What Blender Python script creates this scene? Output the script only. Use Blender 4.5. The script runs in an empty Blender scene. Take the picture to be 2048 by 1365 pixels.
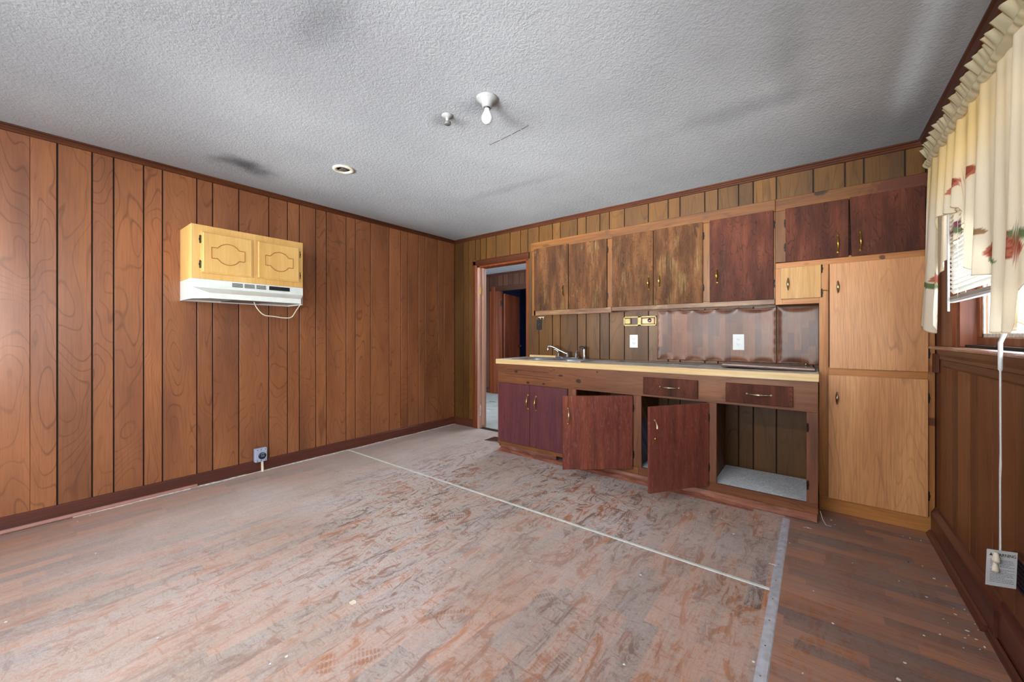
import bpy, bmesh, math, random
from mathutils import Matrix, Vector
C = bpy.context.scene
COL = C.collection
R = random.Random(7)
PI = math.pi

# ------------------------------------------------------------------ camera
cam = bpy.data.cameras.new('camera'); cob = bpy.data.objects.new('camera', cam); COL.objects.link(cob)
C.camera = cob
CH = 1.174
cob.location = (0, 0, CH); cob.rotation_euler = (PI/2, 0, math.radians(38.09))
cam.sensor_width = 36; cam.lens = 36*775/2048; cam.shift_y = -(682.5-671.9)/2048
cam.clip_start = .02; cam.clip_end = 200
# ------------------------------------------------------------------ world, daylight, exposure
def srgb(r, g, b):
    f = lambda c: (c/255/12.92) if c/255 <= .04045 else ((c/255+.055)/1.055)**2.4
    return (f(r), f(g), f(b), 1)
w = bpy.data.worlds.new('sky'); C.world = w; w.use_nodes = True
bg = w.node_tree.nodes['Background']; bg.inputs[0].default_value = (.80, .90, 1.0, 1); bg.inputs[1].default_value = 2.0
C.view_settings.view_transform = 'Standard'; C.view_settings.look = 'None'
C.view_settings.gamma = 1; C.view_settings.use_curve_mapping = False
C.view_settings.exposure = 0.36
def area(name, loc, target, sx, sy, power, col=(1, 1, 1), spread=180):
    l = bpy.data.lights.new(name, 'AREA'); l.shape = 'RECTANGLE'; l.size = sx; l.size_y = sy; l.energy = power; l.color = col; l.spread = math.radians(spread)
    o = bpy.data.objects.new(name, l); COL.objects.link(o); o.location = loc
    o.rotation_euler = (Vector(target)-Vector(loc)).to_track_quat('-Z', 'Y').to_euler(); return o
# daylight at the right window and at unseen windows; the fills are added lamps
area('daylight_back_window', (-2.75, -1.78, 1.45), (-2.6, 3.6, 1.25), 1.5, 1.3, 18, (1, .99, .98), 120)
area('daylight_back_window', (-.75, -1.78, 1.45), (-1.2, 3.6, 1.25), 1.5, 1.3, 18, (1, .99, .98), 120)
area('ceiling_fill_back', (-2.75, -2.3, .80), (-2.2, 4.2, 2.42), 1.6, .9, 34, (1, .99, .97), 38)  # added lamp aimed up through the opening to even out the far ceiling
area('ceiling_fill_back', (-.75, -2.3, .80), (-1.0, 4.2, 2.42), 1.6, .9, 34, (1, .99, .97), 38)  # second added lamp brightening the far ceiling
area('daylight_side_window', (.90, 2.1, 1.60), (-3.8, 2.2, 1.1), 1.4, .95, 52, (.97, .98, 1))
area('ceiling_fill_side', (1.25, 2.1, .75), (-1.6, 2.9, 2.5), 1.5, .8, 45, (1, 1, 1), 110)  # added lamp below the sill, brightening the ceiling from the right
area('unseen_side_window_light', (.90, -.75, 1.45), (-3.8, .4, 1.0), 1.1, 1.3, 64, (.97, .98, 1), 130)  # lamp at an unseen side window, placed to brighten the left wall
area('overhead_fill', (-1.3, -.75, 2.355), (-1.3, .6, 1.0), 1.15, .16, 34, (1, .985, .96))  # added, unseen overhead fill behind the camera for floor and counter
area('hall_fill', (-3.0, 5.0, 2.2), (-4.0, 4.9, 0), 1.2, .8, 30, (.9, .95, 1))  # added fill lamp lighting the hall; no fixture is modelled
area('blue_room_fill', (-3.3, 7.4, 1.5), (-6, 7.2, 1.3), .8, .8, 10, (.8, .9, 1))  # added fill lamp so the blue room does not go black

# ------------------------------------------------------------------ dimensions
XA, YB, XC, ZC = -3.80, 3.605, .56, 2.44
YN = -1.60
YU, YF = 3.35, 3.076

# ------------------------------------------------------------------ mesh helper
class M:
    def __init__(s): s.v = []; s.f = []; s.sm = []
    def add(s, vs, fs, smooth=False):
        n = len(s.v); s.v += [tuple(x) for x in vs]; s.f += [tuple(i+n for i in f) for f in fs]; s.sm += [smooth]*len(fs)
    def box(s, a, b, ch=0.0):
        x0, y0, z0 = [min(a[i], b[i]) for i in range(3)]; x1, y1, z1 = [max(a[i], b[i]) for i in range(3)]
        if ch <= 0:
            s.add([(x0,y0,z0),(x1,y0,z0),(x1,y1,z0),(x0,y1,z0),(x0,y0,z1),(x1,y0,z1),(x1,y1,z1),(x0,y1,z1)],
                  [(0,3,2,1),(4,5,6,7),(0,1,5,4),(1,2,6,5),(2,3,7,6),(3,0,4,7)])
        else:
            c = min(ch, (x1-x0)/2.1, (y1-y0)/2.1, (z1-z0)/2.1)
            bm = bmesh.new()
            bmesh.ops.create_cube(bm, size=1, matrix=Matrix.Translation(((x0+x1)/2,(y0+y1)/2,(z0+z1)/2)) @ Matrix.Diagonal((x1-x0,y1-y0,z1-z0,1)))
            bmesh.ops.bevel(bm, geom=bm.edges[:], offset=c, segments=1, affect='EDGES')
            bm.verts.index_update(); s.add([v.co[:] for v in bm.verts], [[v.index for v in f.verts] for f in bm.faces]); bm.free()
    def prism(s, pts, axis, a, b):
        """pts: 2D polygon in the two other axes (in xyz order), extruded along axis from a to b"""
        def P(p, t):
            return {'X': (t, p[0], p[1]), 'Y': (p[0], t, p[1]), 'Z': (p[0], p[1], t)}[axis]
        n = len(pts); s.add([P(p, a) for p in pts]+[P(p, b) for p in pts],
            [tuple(range(n))[::-1], tuple(range(n, 2*n))]+[(i, (i+1) % n, (i+1) % n+n, i+n) for i in range(n)])
    def tube(s, path, r, n=8, cap=True, flat=None):
        path = [Vector(p) for p in path]; k = len(path); rings = []
        rr = r if isinstance(r, (list, tuple)) else [r]*k
        up = None
        for i, p in enumerate(path):
            t = (path[min(i+1, k-1)]-path[max(i-1, 0)]).normalized()
            if up is None:
                up = Vector((0,0,1)) if abs(t.z) < .9 else Vector((1,0,0))
            x = t.cross(up).normalized(); y = x.cross(t).normalized(); up = y
            rings.append([(p+(x*math.cos(2*PI*j/n)+y*math.sin(2*PI*j/n)*(flat or 1))*rr[i])[:] for j in range(n)])
        vs = sum(rings, []); fs = []
        for i in range(k-1):
            for j in range(n): fs.append((i*n+j, i*n+(j+1) % n, (i+1)*n+(j+1) % n, (i+1)*n+j))
        s.add(vs, fs, True)
        if cap: s.add(rings[0], [tuple(range(n))[::-1]]); s.add(rings[-1], [tuple(range(n))])
    def lathe(s, prof, c, axis='Z', n=24, smooth=True):
        vs = []
        for r, h in prof:
            for j in range(n):
                a = 2*PI*j/n; u, v = r*math.cos(a), r*math.sin(a)
                vs.append({'Z': (c[0]+u, c[1]+v, c[2]+h), 'Y': (c[0]+u, c[1]+h, c[2]+v), 'X': (c[0]+h, c[1]+u, c[2]+v)}[axis])
        k = len(prof)
        fs = [(i*n+j, i*n+(j+1) % n, (i+1)*n+(j+1) % n, (i+1)*n+j) for i in range(k-1) for j in range(n)]
        s.add(vs, fs, smooth)
        if prof[0][0] > 1e-5: s.add(vs[:n], [tuple(range(n))[::-1]])
        if prof[-1][0] > 1e-5: s.add(vs[-n:], [tuple(range(n))])
    def xf(s, m):
        s.v = [(m @ Vector(p))[:] for p in s.v]; return s
WPOS = {}
def obj(name, m, mat, parent=None, kind=None, label=None, xf=None, fix=True):
    if xf is not None: m.xf(xf)
    me = bpy.data.meshes.new(name); me.from_pydata(m.v, [], m.f)
    me.polygons.foreach_set('use_smooth', m.sm)
    if fix:
        bm = bmesh.new(); bm.from_mesh(me); bmesh.ops.recalc_face_normals(bm, faces=bm.faces); bm.to_mesh(me); bm.free()
    o = bpy.data.objects.new(name, me); COL.objects.link(o)
    if mat: me.materials.append(mat)
    if parent is not None: attach(o, parent)
    if kind: o['kind'] = kind
    if label: o['label'] = label
    return o
def attach(o, p):
    o.parent = p; L = WPOS.get(p.name, Vector((0,0,0)))
    o.matrix_parent_inverse = Matrix.Translation(-L)
def root(name, loc, label=None, cat=None, group=None, kind=None):
    o = bpy.data.objects.new(name, None); COL.objects.link(o); o.location = loc; o.empty_display_size = .05
    WPOS[o.name] = Vector(loc)
    if label: o['label'] = label
    if cat: o['category'] = cat
    if group: o['group'] = group
    if kind: o['kind'] = kind
    return o
def tag(o, label, cat, group=None):
    o['label'] = label; o['category'] = cat
    if group: o['group'] = group
    return o
def bx(name, a, b, mat, parent=None, ch=0, **k):
    m = M(); m.box(a, b, ch); return obj(name, m, mat, parent, **k)

# ------------------------------------------------------------------ materials
class NT:
    def __init__(s, name):
        s.m = bpy.data.materials.new(name); s.m.use_nodes = True; s.t = s.m.node_tree; s.t.nodes.clear()
        s.out = s.t.nodes.new('ShaderNodeOutputMaterial')
    def n(s, typ, ins=None, **kw):
        nd = s.t.nodes.new('ShaderNode'+typ)
        for k, v in kw.items(): setattr(nd, k, v)
        for k, v in (ins or {}).items(): s.set(nd.inputs[k], v)
        return nd
    def set(s, sock, v):
        if isinstance(v, bpy.types.NodeSocket): s.t.links.new(v, sock)
        else:
            try: sock.default_value = v
            except Exception: sock.default_value = v[:3]
    def ma(s, op, a, b=0.0, c=None, clamp=False):
        nd = s.n('Math', operation=op, use_clamp=clamp); s.set(nd.inputs[0], a); s.set(nd.inputs[1], b)
        if c is not None: s.set(nd.inputs[2], c)
        return nd.outputs[0]
    def mr(s, v, a, b, c=0.0, d=1.0, smooth=False):
        nd = s.n('MapRange', {'Value': v, 'From Min': a, 'From Max': b, 'To Min': c, 'To Max': d})
        nd.interpolation_type = 'SMOOTHSTEP' if smooth else 'LINEAR'; return nd.outputs[0]
    def mix(s, f, a, b, mode='MIX'):
        nd = s.n('Mix', data_type='RGBA', blend_type=mode)
        s.set(nd.inputs['Factor'], f); s.set(nd.inputs[6], a); s.set(nd.inputs[7], b); return nd.outputs[2]
    def vec(s, x, y, z):
        return s.n('CombineXYZ', {'X': x, 'Y': y, 'Z': z}).outputs[0]
    def noise(s, vec, scale, detail=3, rough=.5, dist=0.0):
        return s.n('TexNoise', {'Vector': vec, 'Scale': scale, 'Detail': detail, 'Roughness': rough, 'Distortion': dist}).outputs['Fac']
    def ramp(s, f, stops):
        nd = s.n('ValToRGB', {'Fac': f}); e = nd.color_ramp.elements
        while len(e) < len(stops): e.new(.5)
        for i, (p, c) in enumerate(stops): e[i].position = p; e[i].color = c
        return nd.outputs[0]
    def xyz(s, rnd=True):
        tc = s.n('TexCoord').outputs['Object']; sp = s.n('SeparateXYZ', {0: tc})
        r = s.n('ObjectInfo').outputs['Random']
        return sp.outputs[0], sp.outputs[1], sp.outputs[2], r, tc
    def bump(s, h, strength=.3, dist=.002):
        return s.n('Bump', {'Height': h, 'Strength': strength, 'Distance': dist}).outputs[0]
    def done(s, col, rough=.5, normal=None, **kw):
        p = s.n('BsdfPrincipled', {'Base Color': col, 'Roughness': rough})
        for k, v in kw.items(): s.set(p.inputs[k.replace('_', ' ')], v)
        if normal is not None: s.set(p.inputs['Normal'], normal)
        s.t.links.new(p.outputs[0], s.out.inputs[0]); return s.m

def plain(name, col, rough=.5, metal=0.0, spec=.5, var=.06, vs=20):
    t = NT(name); x, y, z, r, tc = t.xyz()
    n = t.noise(tc, vs, 4)
    c = t.mix(t.mr(n, .35, .7, 0, 1), tuple(v*(1-var*2) for v in col[:3])+(1,), tuple(min(1, v*(1+var)) for v in col[:3])+(1,))
    return t.done(c, rough, Metallic=metal, Specular_IOR_Level=spec)

def wood(name, light, mid, dark, axis='Z', hs=5.0, ls=.8, rings=16, line=.5, fiber=.35, tone=.14, rough=.42, coat=.0,
         wear=None, wear_amt=0, wear_scale=3, spots=(), bump=.15, blotch=.5, seed=0.0, lw=.4, spec=.35):
    t = NT(name); x, y, z, r, tc = t.xyz()
    r100 = t.ma('MULTIPLY', r, 91.7)
    if axis == 'Z': h = t.ma('ADD', x, y); l = z
    elif axis == 'X': h = t.ma('ADD', z, y); l = x
    else: h = t.ma('ADD', x, z); l = y
    sd = t.ma('ADD', r100, seed)
    v1 = t.vec(t.ma('MULTIPLY', h, hs), sd, t.ma('MULTIPLY', l, ls))
    f = t.noise(v1, 1.0, 2.2, .45, .35)
    sn = t.ma('ABSOLUTE', t.ma('SINE', t.ma('MULTIPLY', f, rings*PI)))
    wv = t.noise(v1, 2.3, 2, .5)
    ln = t.ma('MULTIPLY', t.mr(sn, 0, lw, 1, 0, True), t.mr(wv, .3, .65, .25, 1))
    v2 = t.vec(t.ma('MULTIPLY', h, 150.0), sd, t.ma('MULTIPLY', l, 5.0))
    fb = t.noise(v2, 1.0, 3, .6)
    v3 = t.vec(t.ma('MULTIPLY', h, hs*.9), t.ma('ADD', sd, 5.0), t.ma('MULTIPLY', l, ls*.7))
    bl = t.noise(v3, 1.3, 4, .55)
    c = t.ramp(t.mr(bl, .5-blotch*.45, .5+blotch*.45), [(0, dark), (.5, mid), (1, light)])
    c = t.mix(t.ma('MULTIPLY', ln, line), c, tuple(v*.42 for v in dark[:3])+(1,))
    c = t.mix(t.ma('MULTIPLY', t.mr(fb, .42, .72), fiber), c, tuple(v*.55 for v in dark[:3])+(1,))
    if wear_amt > 0:
        wn = t.noise(t.vec(t.ma('MULTIPLY', h, 9.0), sd, t.ma('MULTIPLY', l, 3.0)), wear_scale*.5, 6, .72)
        w2 = t.noise(v2, .6, 3, .7)
        wm = t.ma('MULTIPLY', t.mr(wn, .52, .68), t.mr(w2, .38, .62))
        c = t.mix(t.ma('MULTIPLY', wm, wear_amt), c, wear)
    for (px, py, pz), rad, scol, a in spots:
        d = t.n('VectorMath', operation='DISTANCE'); 
        mp = t.n('Mapping', {'Vector': tc}, vector_type='POINT')
        mp.inputs['Scale'].default_value = (1/rad[0], 1/rad[1], 1/rad[2])
        t.t.links.new(mp.outputs[0], d.inputs[0]); d.inputs[1].default_value = (px/rad[0], py/rad[1], pz/rad[2])
        dd = t.ma('ADD', d.outputs['Value'], t.mr(t.noise(tc, 14, 4, .6), .3, .7, -.35, .35))
        c = t.mix(t.ma('MULTIPLY', t.mr(dd, .55, 1.1, 1, 0, True), a), c, scol)
    tn = t.mr(r, 0, 1, 1-tone, 1+tone)
    c = t.mix(1.0, c, t.n('CombineColor', {0: tn, 1: tn, 2: tn}).outputs[0], 'MULTIPLY')
    nb = t.ma('ADD', t.ma('MULTIPLY', fb, .6), t.ma('MULTIPLY', f, .6))
    rg = t.mr(bl, .3, .7, rough+.08, rough-.05)
    return t.done(c, rg, t.bump(nb, bump, .0015), Coat_Weight=coat, Coat_Roughness=.25, Specular_IOR_Level=spec)

S = srgb
K = {}
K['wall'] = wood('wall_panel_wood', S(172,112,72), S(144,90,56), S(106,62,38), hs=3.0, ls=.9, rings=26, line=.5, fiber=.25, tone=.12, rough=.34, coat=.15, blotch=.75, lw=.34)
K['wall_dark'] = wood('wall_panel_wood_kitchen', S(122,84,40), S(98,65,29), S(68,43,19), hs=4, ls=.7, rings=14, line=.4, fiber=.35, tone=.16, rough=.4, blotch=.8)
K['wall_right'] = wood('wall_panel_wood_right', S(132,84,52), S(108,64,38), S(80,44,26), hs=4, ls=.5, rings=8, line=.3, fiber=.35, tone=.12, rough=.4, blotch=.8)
K['hall'] = wood('hall_panel_wood', S(120,76,56), S(100,62,44), S(78,46,32), hs=4, ls=.7, rings=9, line=.3, tone=.1)
K['groove'] = plain('groove_black', S(34,16,10), .8, var=.2)
K['trim'] = wood('dark_trim', S(104,58,32), S(82,42,22), S(58,28,14), axis='Y', hs=14, ls=.6, rings=5, line=.3, tone=.05, rough=.35)
K['trimx'] = wood('dark_trim_x', S(104,58,32), S(82,42,22), S(58,28,14), axis='X', hs=14, ls=.6, rings=5, line=.3, tone=.05, rough=.35)
K['trimz'] = wood('casing_wood', S(140,76,40), S(116,58,28), S(86,40,20), axis='Z', hs=14, ls=.6, rings=5, line=.3, tone=.06, rough=.35)
K['base'] = wood('baseboard_wood', S(112,64,48), S(90,48,38), S(66,36,30), axis='Y', hs=10, ls=.5, rings=5, line=.2, tone=.04, rough=.3, coat=.1)
K['basex'] = wood('baseboard_wood_x', S(112,64,48), S(90,48,38), S(66,36,30), axis='X', hs=10, ls=.5, rings=5, line=.2, tone=.04, rough=.3, coat=.1)
K['shoe'] = plain('shoe_wood', S(158,112,100), .5)
pineL, pineM, pineD = S(150,98,40), S(120,74,28), S(84,48,20)
KN = S(40,24,16)
K['pinex'] = wood('aged_pine_rail', pineL, pineM, pineD, axis='X', hs=9, ls=.9, rings=8, line=.35, tone=.06, rough=.45, wear=S(70,44,28), wear_amt=.5,
    spots=[((.023,3.345,2.14),(.045,.3,.022),KN,.95), ((-2.18,3.345,2.1),(.05,.3,.014),S(70,44,24),.7), ((-1.51,3.345,2.13),(.03,.3,.02),S(80,50,30),.7), ((-.69,3.345,2.115),(.03,.3,.03),S(90,56,34),.6), ((.56,3.345,2.11),(.34,.3,.14),S(84,38,22),.85)])
K['pinez'] = wood('aged_pine_stile', pineL, pineM, pineD, axis='Z', hs=9, ls=.9, rings=8, line=.35, tone=.08, rough=.45)
K['pinedk'] = wood('dark_pine_rail', S(118,56,30), S(92,40,20), S(66,28,16), axis='X', hs=9, ls=.9, rings=8, line=.35, tone=.05)
K['pwx'] = wood('weathered_rail', S(150,118,84), S(120,84,56), S(84,54,36), axis='X', hs=12, ls=2, rings=5, line=.2, wear=S(184,158,122), wear_amt=.6, tone=.05)
oakL, oakM, oakD = S(228,172,116), S(210,150,98), S(176,114,70)
K['oak'] = wood('light_oak_door', oakL, oakM, oakD, axis='Z', hs=4.2, ls=.5, rings=24, line=.34, fiber=.4, tone=.03, rough=.4, coat=.1, blotch=.7)
K['oakf'] = wood('light_pine_frame', S(204,146,80), S(180,118,62), S(146,90,46), axis='Z', hs=7, ls=.7, rings=6, line=.2, tone=.05,
    spots=[((.55,3.345,.66),(.04,.3,.03),S(96,50,28),.9), ((.55,3.345,.97),(.03,.3,.03),S(110,60,34),.5)])
K['oakfx'] = wood('light_pine_frame_x', S(204,146,80), S(180,118,62), S(146,90,46), axis='X', hs=7, ls=.7, rings=6, line=.2, tone=.05,
    spots=[((.33,3.345,1.665),(.016,.3,.018),S(90,44,20),.95), ((-.05,3.345,1.67),(.02,.3,.01),S(150,92,40),.6)])
K['oaky'] = wood('small_yellow_oak_door', S(206,160,92), S(190,142,76), S(160,112,56), hs=6, ls=.4, rings=12, line=.2, fiber=.4, tone=.02)
K['yel'] = wood('pale_yellow_wood', S(232,192,124), S(218,174,104), S(196,148,78), axis='Z', hs=4, ls=.5, rings=5, line=.12, fiber=.2, tone=.02, rough=.4)
K['fir1'] = wood('stained_fir_door_worn', S(122,80,42), S(88,54,28), S(54,33,18), hs=11, ls=2.6, rings=24, line=.75, fiber=.4, tone=.04, rough=.65, spec=.2, blotch=.5, wear=S(150,124,78), wear_amt=.6, wear_scale=1.6, bump=.3)
K['fir2'] = wood('stained_fir_door', S(120,62,36), S(86,42,26), S(52,30,24), hs=10, ls=2.4, rings=24, line=.75, fiber=.35, tone=.04, rough=.6, spec=.2, blotch=.6, bump=.25, wear=S(140,104,80), wear_amt=.15)
K['fir3'] = wood('purple_stained_door', S(126,68,68), S(102,54,60), S(80,44,52), hs=10, ls=1.2, rings=8, line=.3, fiber=.45, tone=.03, rough=.4, blotch=.8)
K['fir4'] = wood('red_stained_door', S(156,88,64), S(124,64,50), S(88,48,42), hs=10, ls=1.5, rings=8, line=.35, fiber=.5, tone=.03, rough=.38, blotch=.7, wear=S(196,150,136), wear_amt=.35, wear_scale=14)
K['frx'] = wood('base_frame_x', S(156,102,62), S(124,76,46), S(88,50,34), axis='X', hs=8, ls=1.0, rings=8, line=.4, fiber=.35, tone=.06, blotch=.7,
    spots=[((-2.36,3.06,.819),(.028,.3,.022),KN,.95), ((-1.846,3.06,.807),(.03,.3,.011),KN,.95), ((-2.213,3.06,.716),(.024,.3,.013),KN,.9), ((-2.032,3.06,.715),(.024,.3,.014),KN,.9), ((-1.661,3.06,.77),(.028,.3,.02),KN,.9), ((-1.48,3.06,.86),(.012,.3,.012),KN,.7)])
K['frz'] = wood('base_frame_z', S(164,110,74), S(132,82,56), S(96,58,40), axis='Z', hs=10, ls=1.0, rings=6, line=.3, fiber=.3, tone=.08)
K['toe'] = wood('toe_board', S(176,122,98), S(144,92,74), S(104,58,46), axis='X', hs=10, ls=1.0, rings=6, line=.3, fiber=.3, tone=.08, wear=S(190,160,150), wear_amt=.4)
K['edge'] = wood('counter_edge_maple', S(232,208,160), S(220,190,138), S(200,166,112), axis='X', hs=18, ls=1, rings=4, line=.1, fiber=.25, tone=.02, rough=.4)
K['brownedge'] = wood('brown_edge', S(120,74,44), S(96,58,34), S(70,42,26), axis='X', hs=10, ls=1, rings=4, line=.2)
K['redcas'] = wood('orange_casing', S(160,84,34), S(134,62,22), S(98,42,14), axis='Z', hs=14, ls=.6, rings=5, line=.3)
K['pinkjamb'] = wood('bare_jamb', S(226,184,164), S(206,160,140), S(176,128,110), axis='Z', hs=14, ls=.6, rings=5, line=.15, tone=.03)
K['brass'] = plain('worn_brass', S(206,170,84), .28, 1.0, var=.15, vs=60)
K['brassdk'] = plain('tarnished_brass', S(140,112,62), .35, 1.0, var=.3, vs=80)
K['nickel'] = plain('aged_nickel', S(196,180,146), .3, 1.0, var=.15, vs=60)
K['iron'] = plain('antique_hinge', S(66,56,46), .4, .7, var=.3, vs=90)
K['chrome'] = plain('chrome', S(212,214,220), .12, 1.0, var=.02)
K['steel'] = plain('brushed_steel', S(190,194,202), .35, .75, var=.06)
K['white'] = plain('white_enamel', S(222,226,220), .35, var=.03)
K['whitep'] = plain('white_plastic', S(212,214,214), .4, var=.02)
K['cream'] = plain('cream_plastic', S(226,218,196), .5, var=.05)
K['blackp'] = plain('black_plastic', S(28,28,32), .35, var=.1)
K['dark'] = plain('dark_void', S(18,14,14), .9, var=.1)
K['greyp'] = plain('grey_box', S(168,180,206), .45, var=.06)
K['greym'] = plain('grey_galvanised', S(120,120,118), .45, .3, var=.15)
K['porc'] = plain('grey_porcelain', S(150,150,150), .4, var=.12)
K['strip'] = plain('aluminium_strip', S(204,208,220), .45, .25, var=.1, vs=30)
K['stripw'] = plain('pale_strip', S(208,214,208), .5, var=.06)
K['flake'] = plain('white_paint_flake', S(226,232,236), .7, var=.03)
K['leaf'] = plain('dry_leaf', S(206,176,140), .7, var=.1)
K['plaster'] = plain('dusty_plaster', S(206,202,196), .9, var=.15, vs=40)
K['navy'] = plain('navy_wall', S(34,44,84), .7, var=.1, vs=5)
K['hallfloor'] = plain('hall_floor', S(176,180,180), .6, var=.08, vs=6)
K['hallceil'] = plain('hall_ceiling', S(200,206,214), .9, var=.03)
K['navyreg'] = plain('dark_register', S(32,34,52), .5, .3, var=.1)
K['peach'] = plain('peach_porcelain', S(216,176,134), .3, var=.05)
K['mirrorgold'] = plain('gilt_metal', S(168,150,98), .45, .5, var=.12, vs=60)
K['black_ink'] = plain('ink', S(50,46,30), .8)
K['greyink'] = plain('grey_ink', S(120,124,140), .8)
K['cauk'] = plain('white_caulk', S(220,212,198), .8, var=.15, vs=50)

def ceiling_mat():
    t = NT('popcorn_ceiling'); x, y, z, r, tc = t.xyz()
    n1 = t.noise(tc, 55, 3, .6, .8); n2 = t.noise(tc, 120, 2, .6); n3 = t.noise(tc, 22, 3, .5, .5)
    h = t.ma('ADD', t.mr(n1, .35, .68), t.ma('ADD', t.ma('MULTIPLY', n2, .4), t.ma('MULTIPLY', n3, .5)))
    base = t.ramp(t.noise(tc, .9, 4, .55), [(.3, S(160,164,168)), (.7, S(180,184,188))])
    c = t.mix(t.mr(n1, .3, .5, .16, 0), base, S(120,120,120))
    def blob(c, px, py, rx, ry, a, col):
        d = t.n('VectorMath', operation='DISTANCE'); mp = t.n('Mapping', {'Vector': t.vec(x, y, 0.0)}); mp.inputs['Scale'].default_value = (1/rx, 1/ry, 1)
        t.t.links.new(mp.outputs[0], d.inputs[0]); d.inputs[1].default_value = (px/rx, py/ry, 0)
        dd = t.ma('ADD', d.outputs['Value'], t.mr(t.noise(tc, 5, 4), .3, .7, -.25, .25))
        return t.mix(t.ma('MULTIPLY', t.mr(dd, .0, 1.0, 1, 0, True), a), c, col)
    g = S(70,72,74)
    c = blob(c, -3.34, 1.06, .22, .30, .85, g)        # soot stain above the range
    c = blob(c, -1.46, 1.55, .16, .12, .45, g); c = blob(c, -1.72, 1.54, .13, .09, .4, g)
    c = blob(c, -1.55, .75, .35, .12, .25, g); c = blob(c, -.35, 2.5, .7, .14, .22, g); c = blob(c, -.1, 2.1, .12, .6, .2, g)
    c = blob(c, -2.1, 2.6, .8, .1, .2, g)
    return t.done(c, .95, t.bump(h, .32, .005), Specular_IOR_Level=.2)
K['ceil'] = ceiling_mat()

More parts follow.
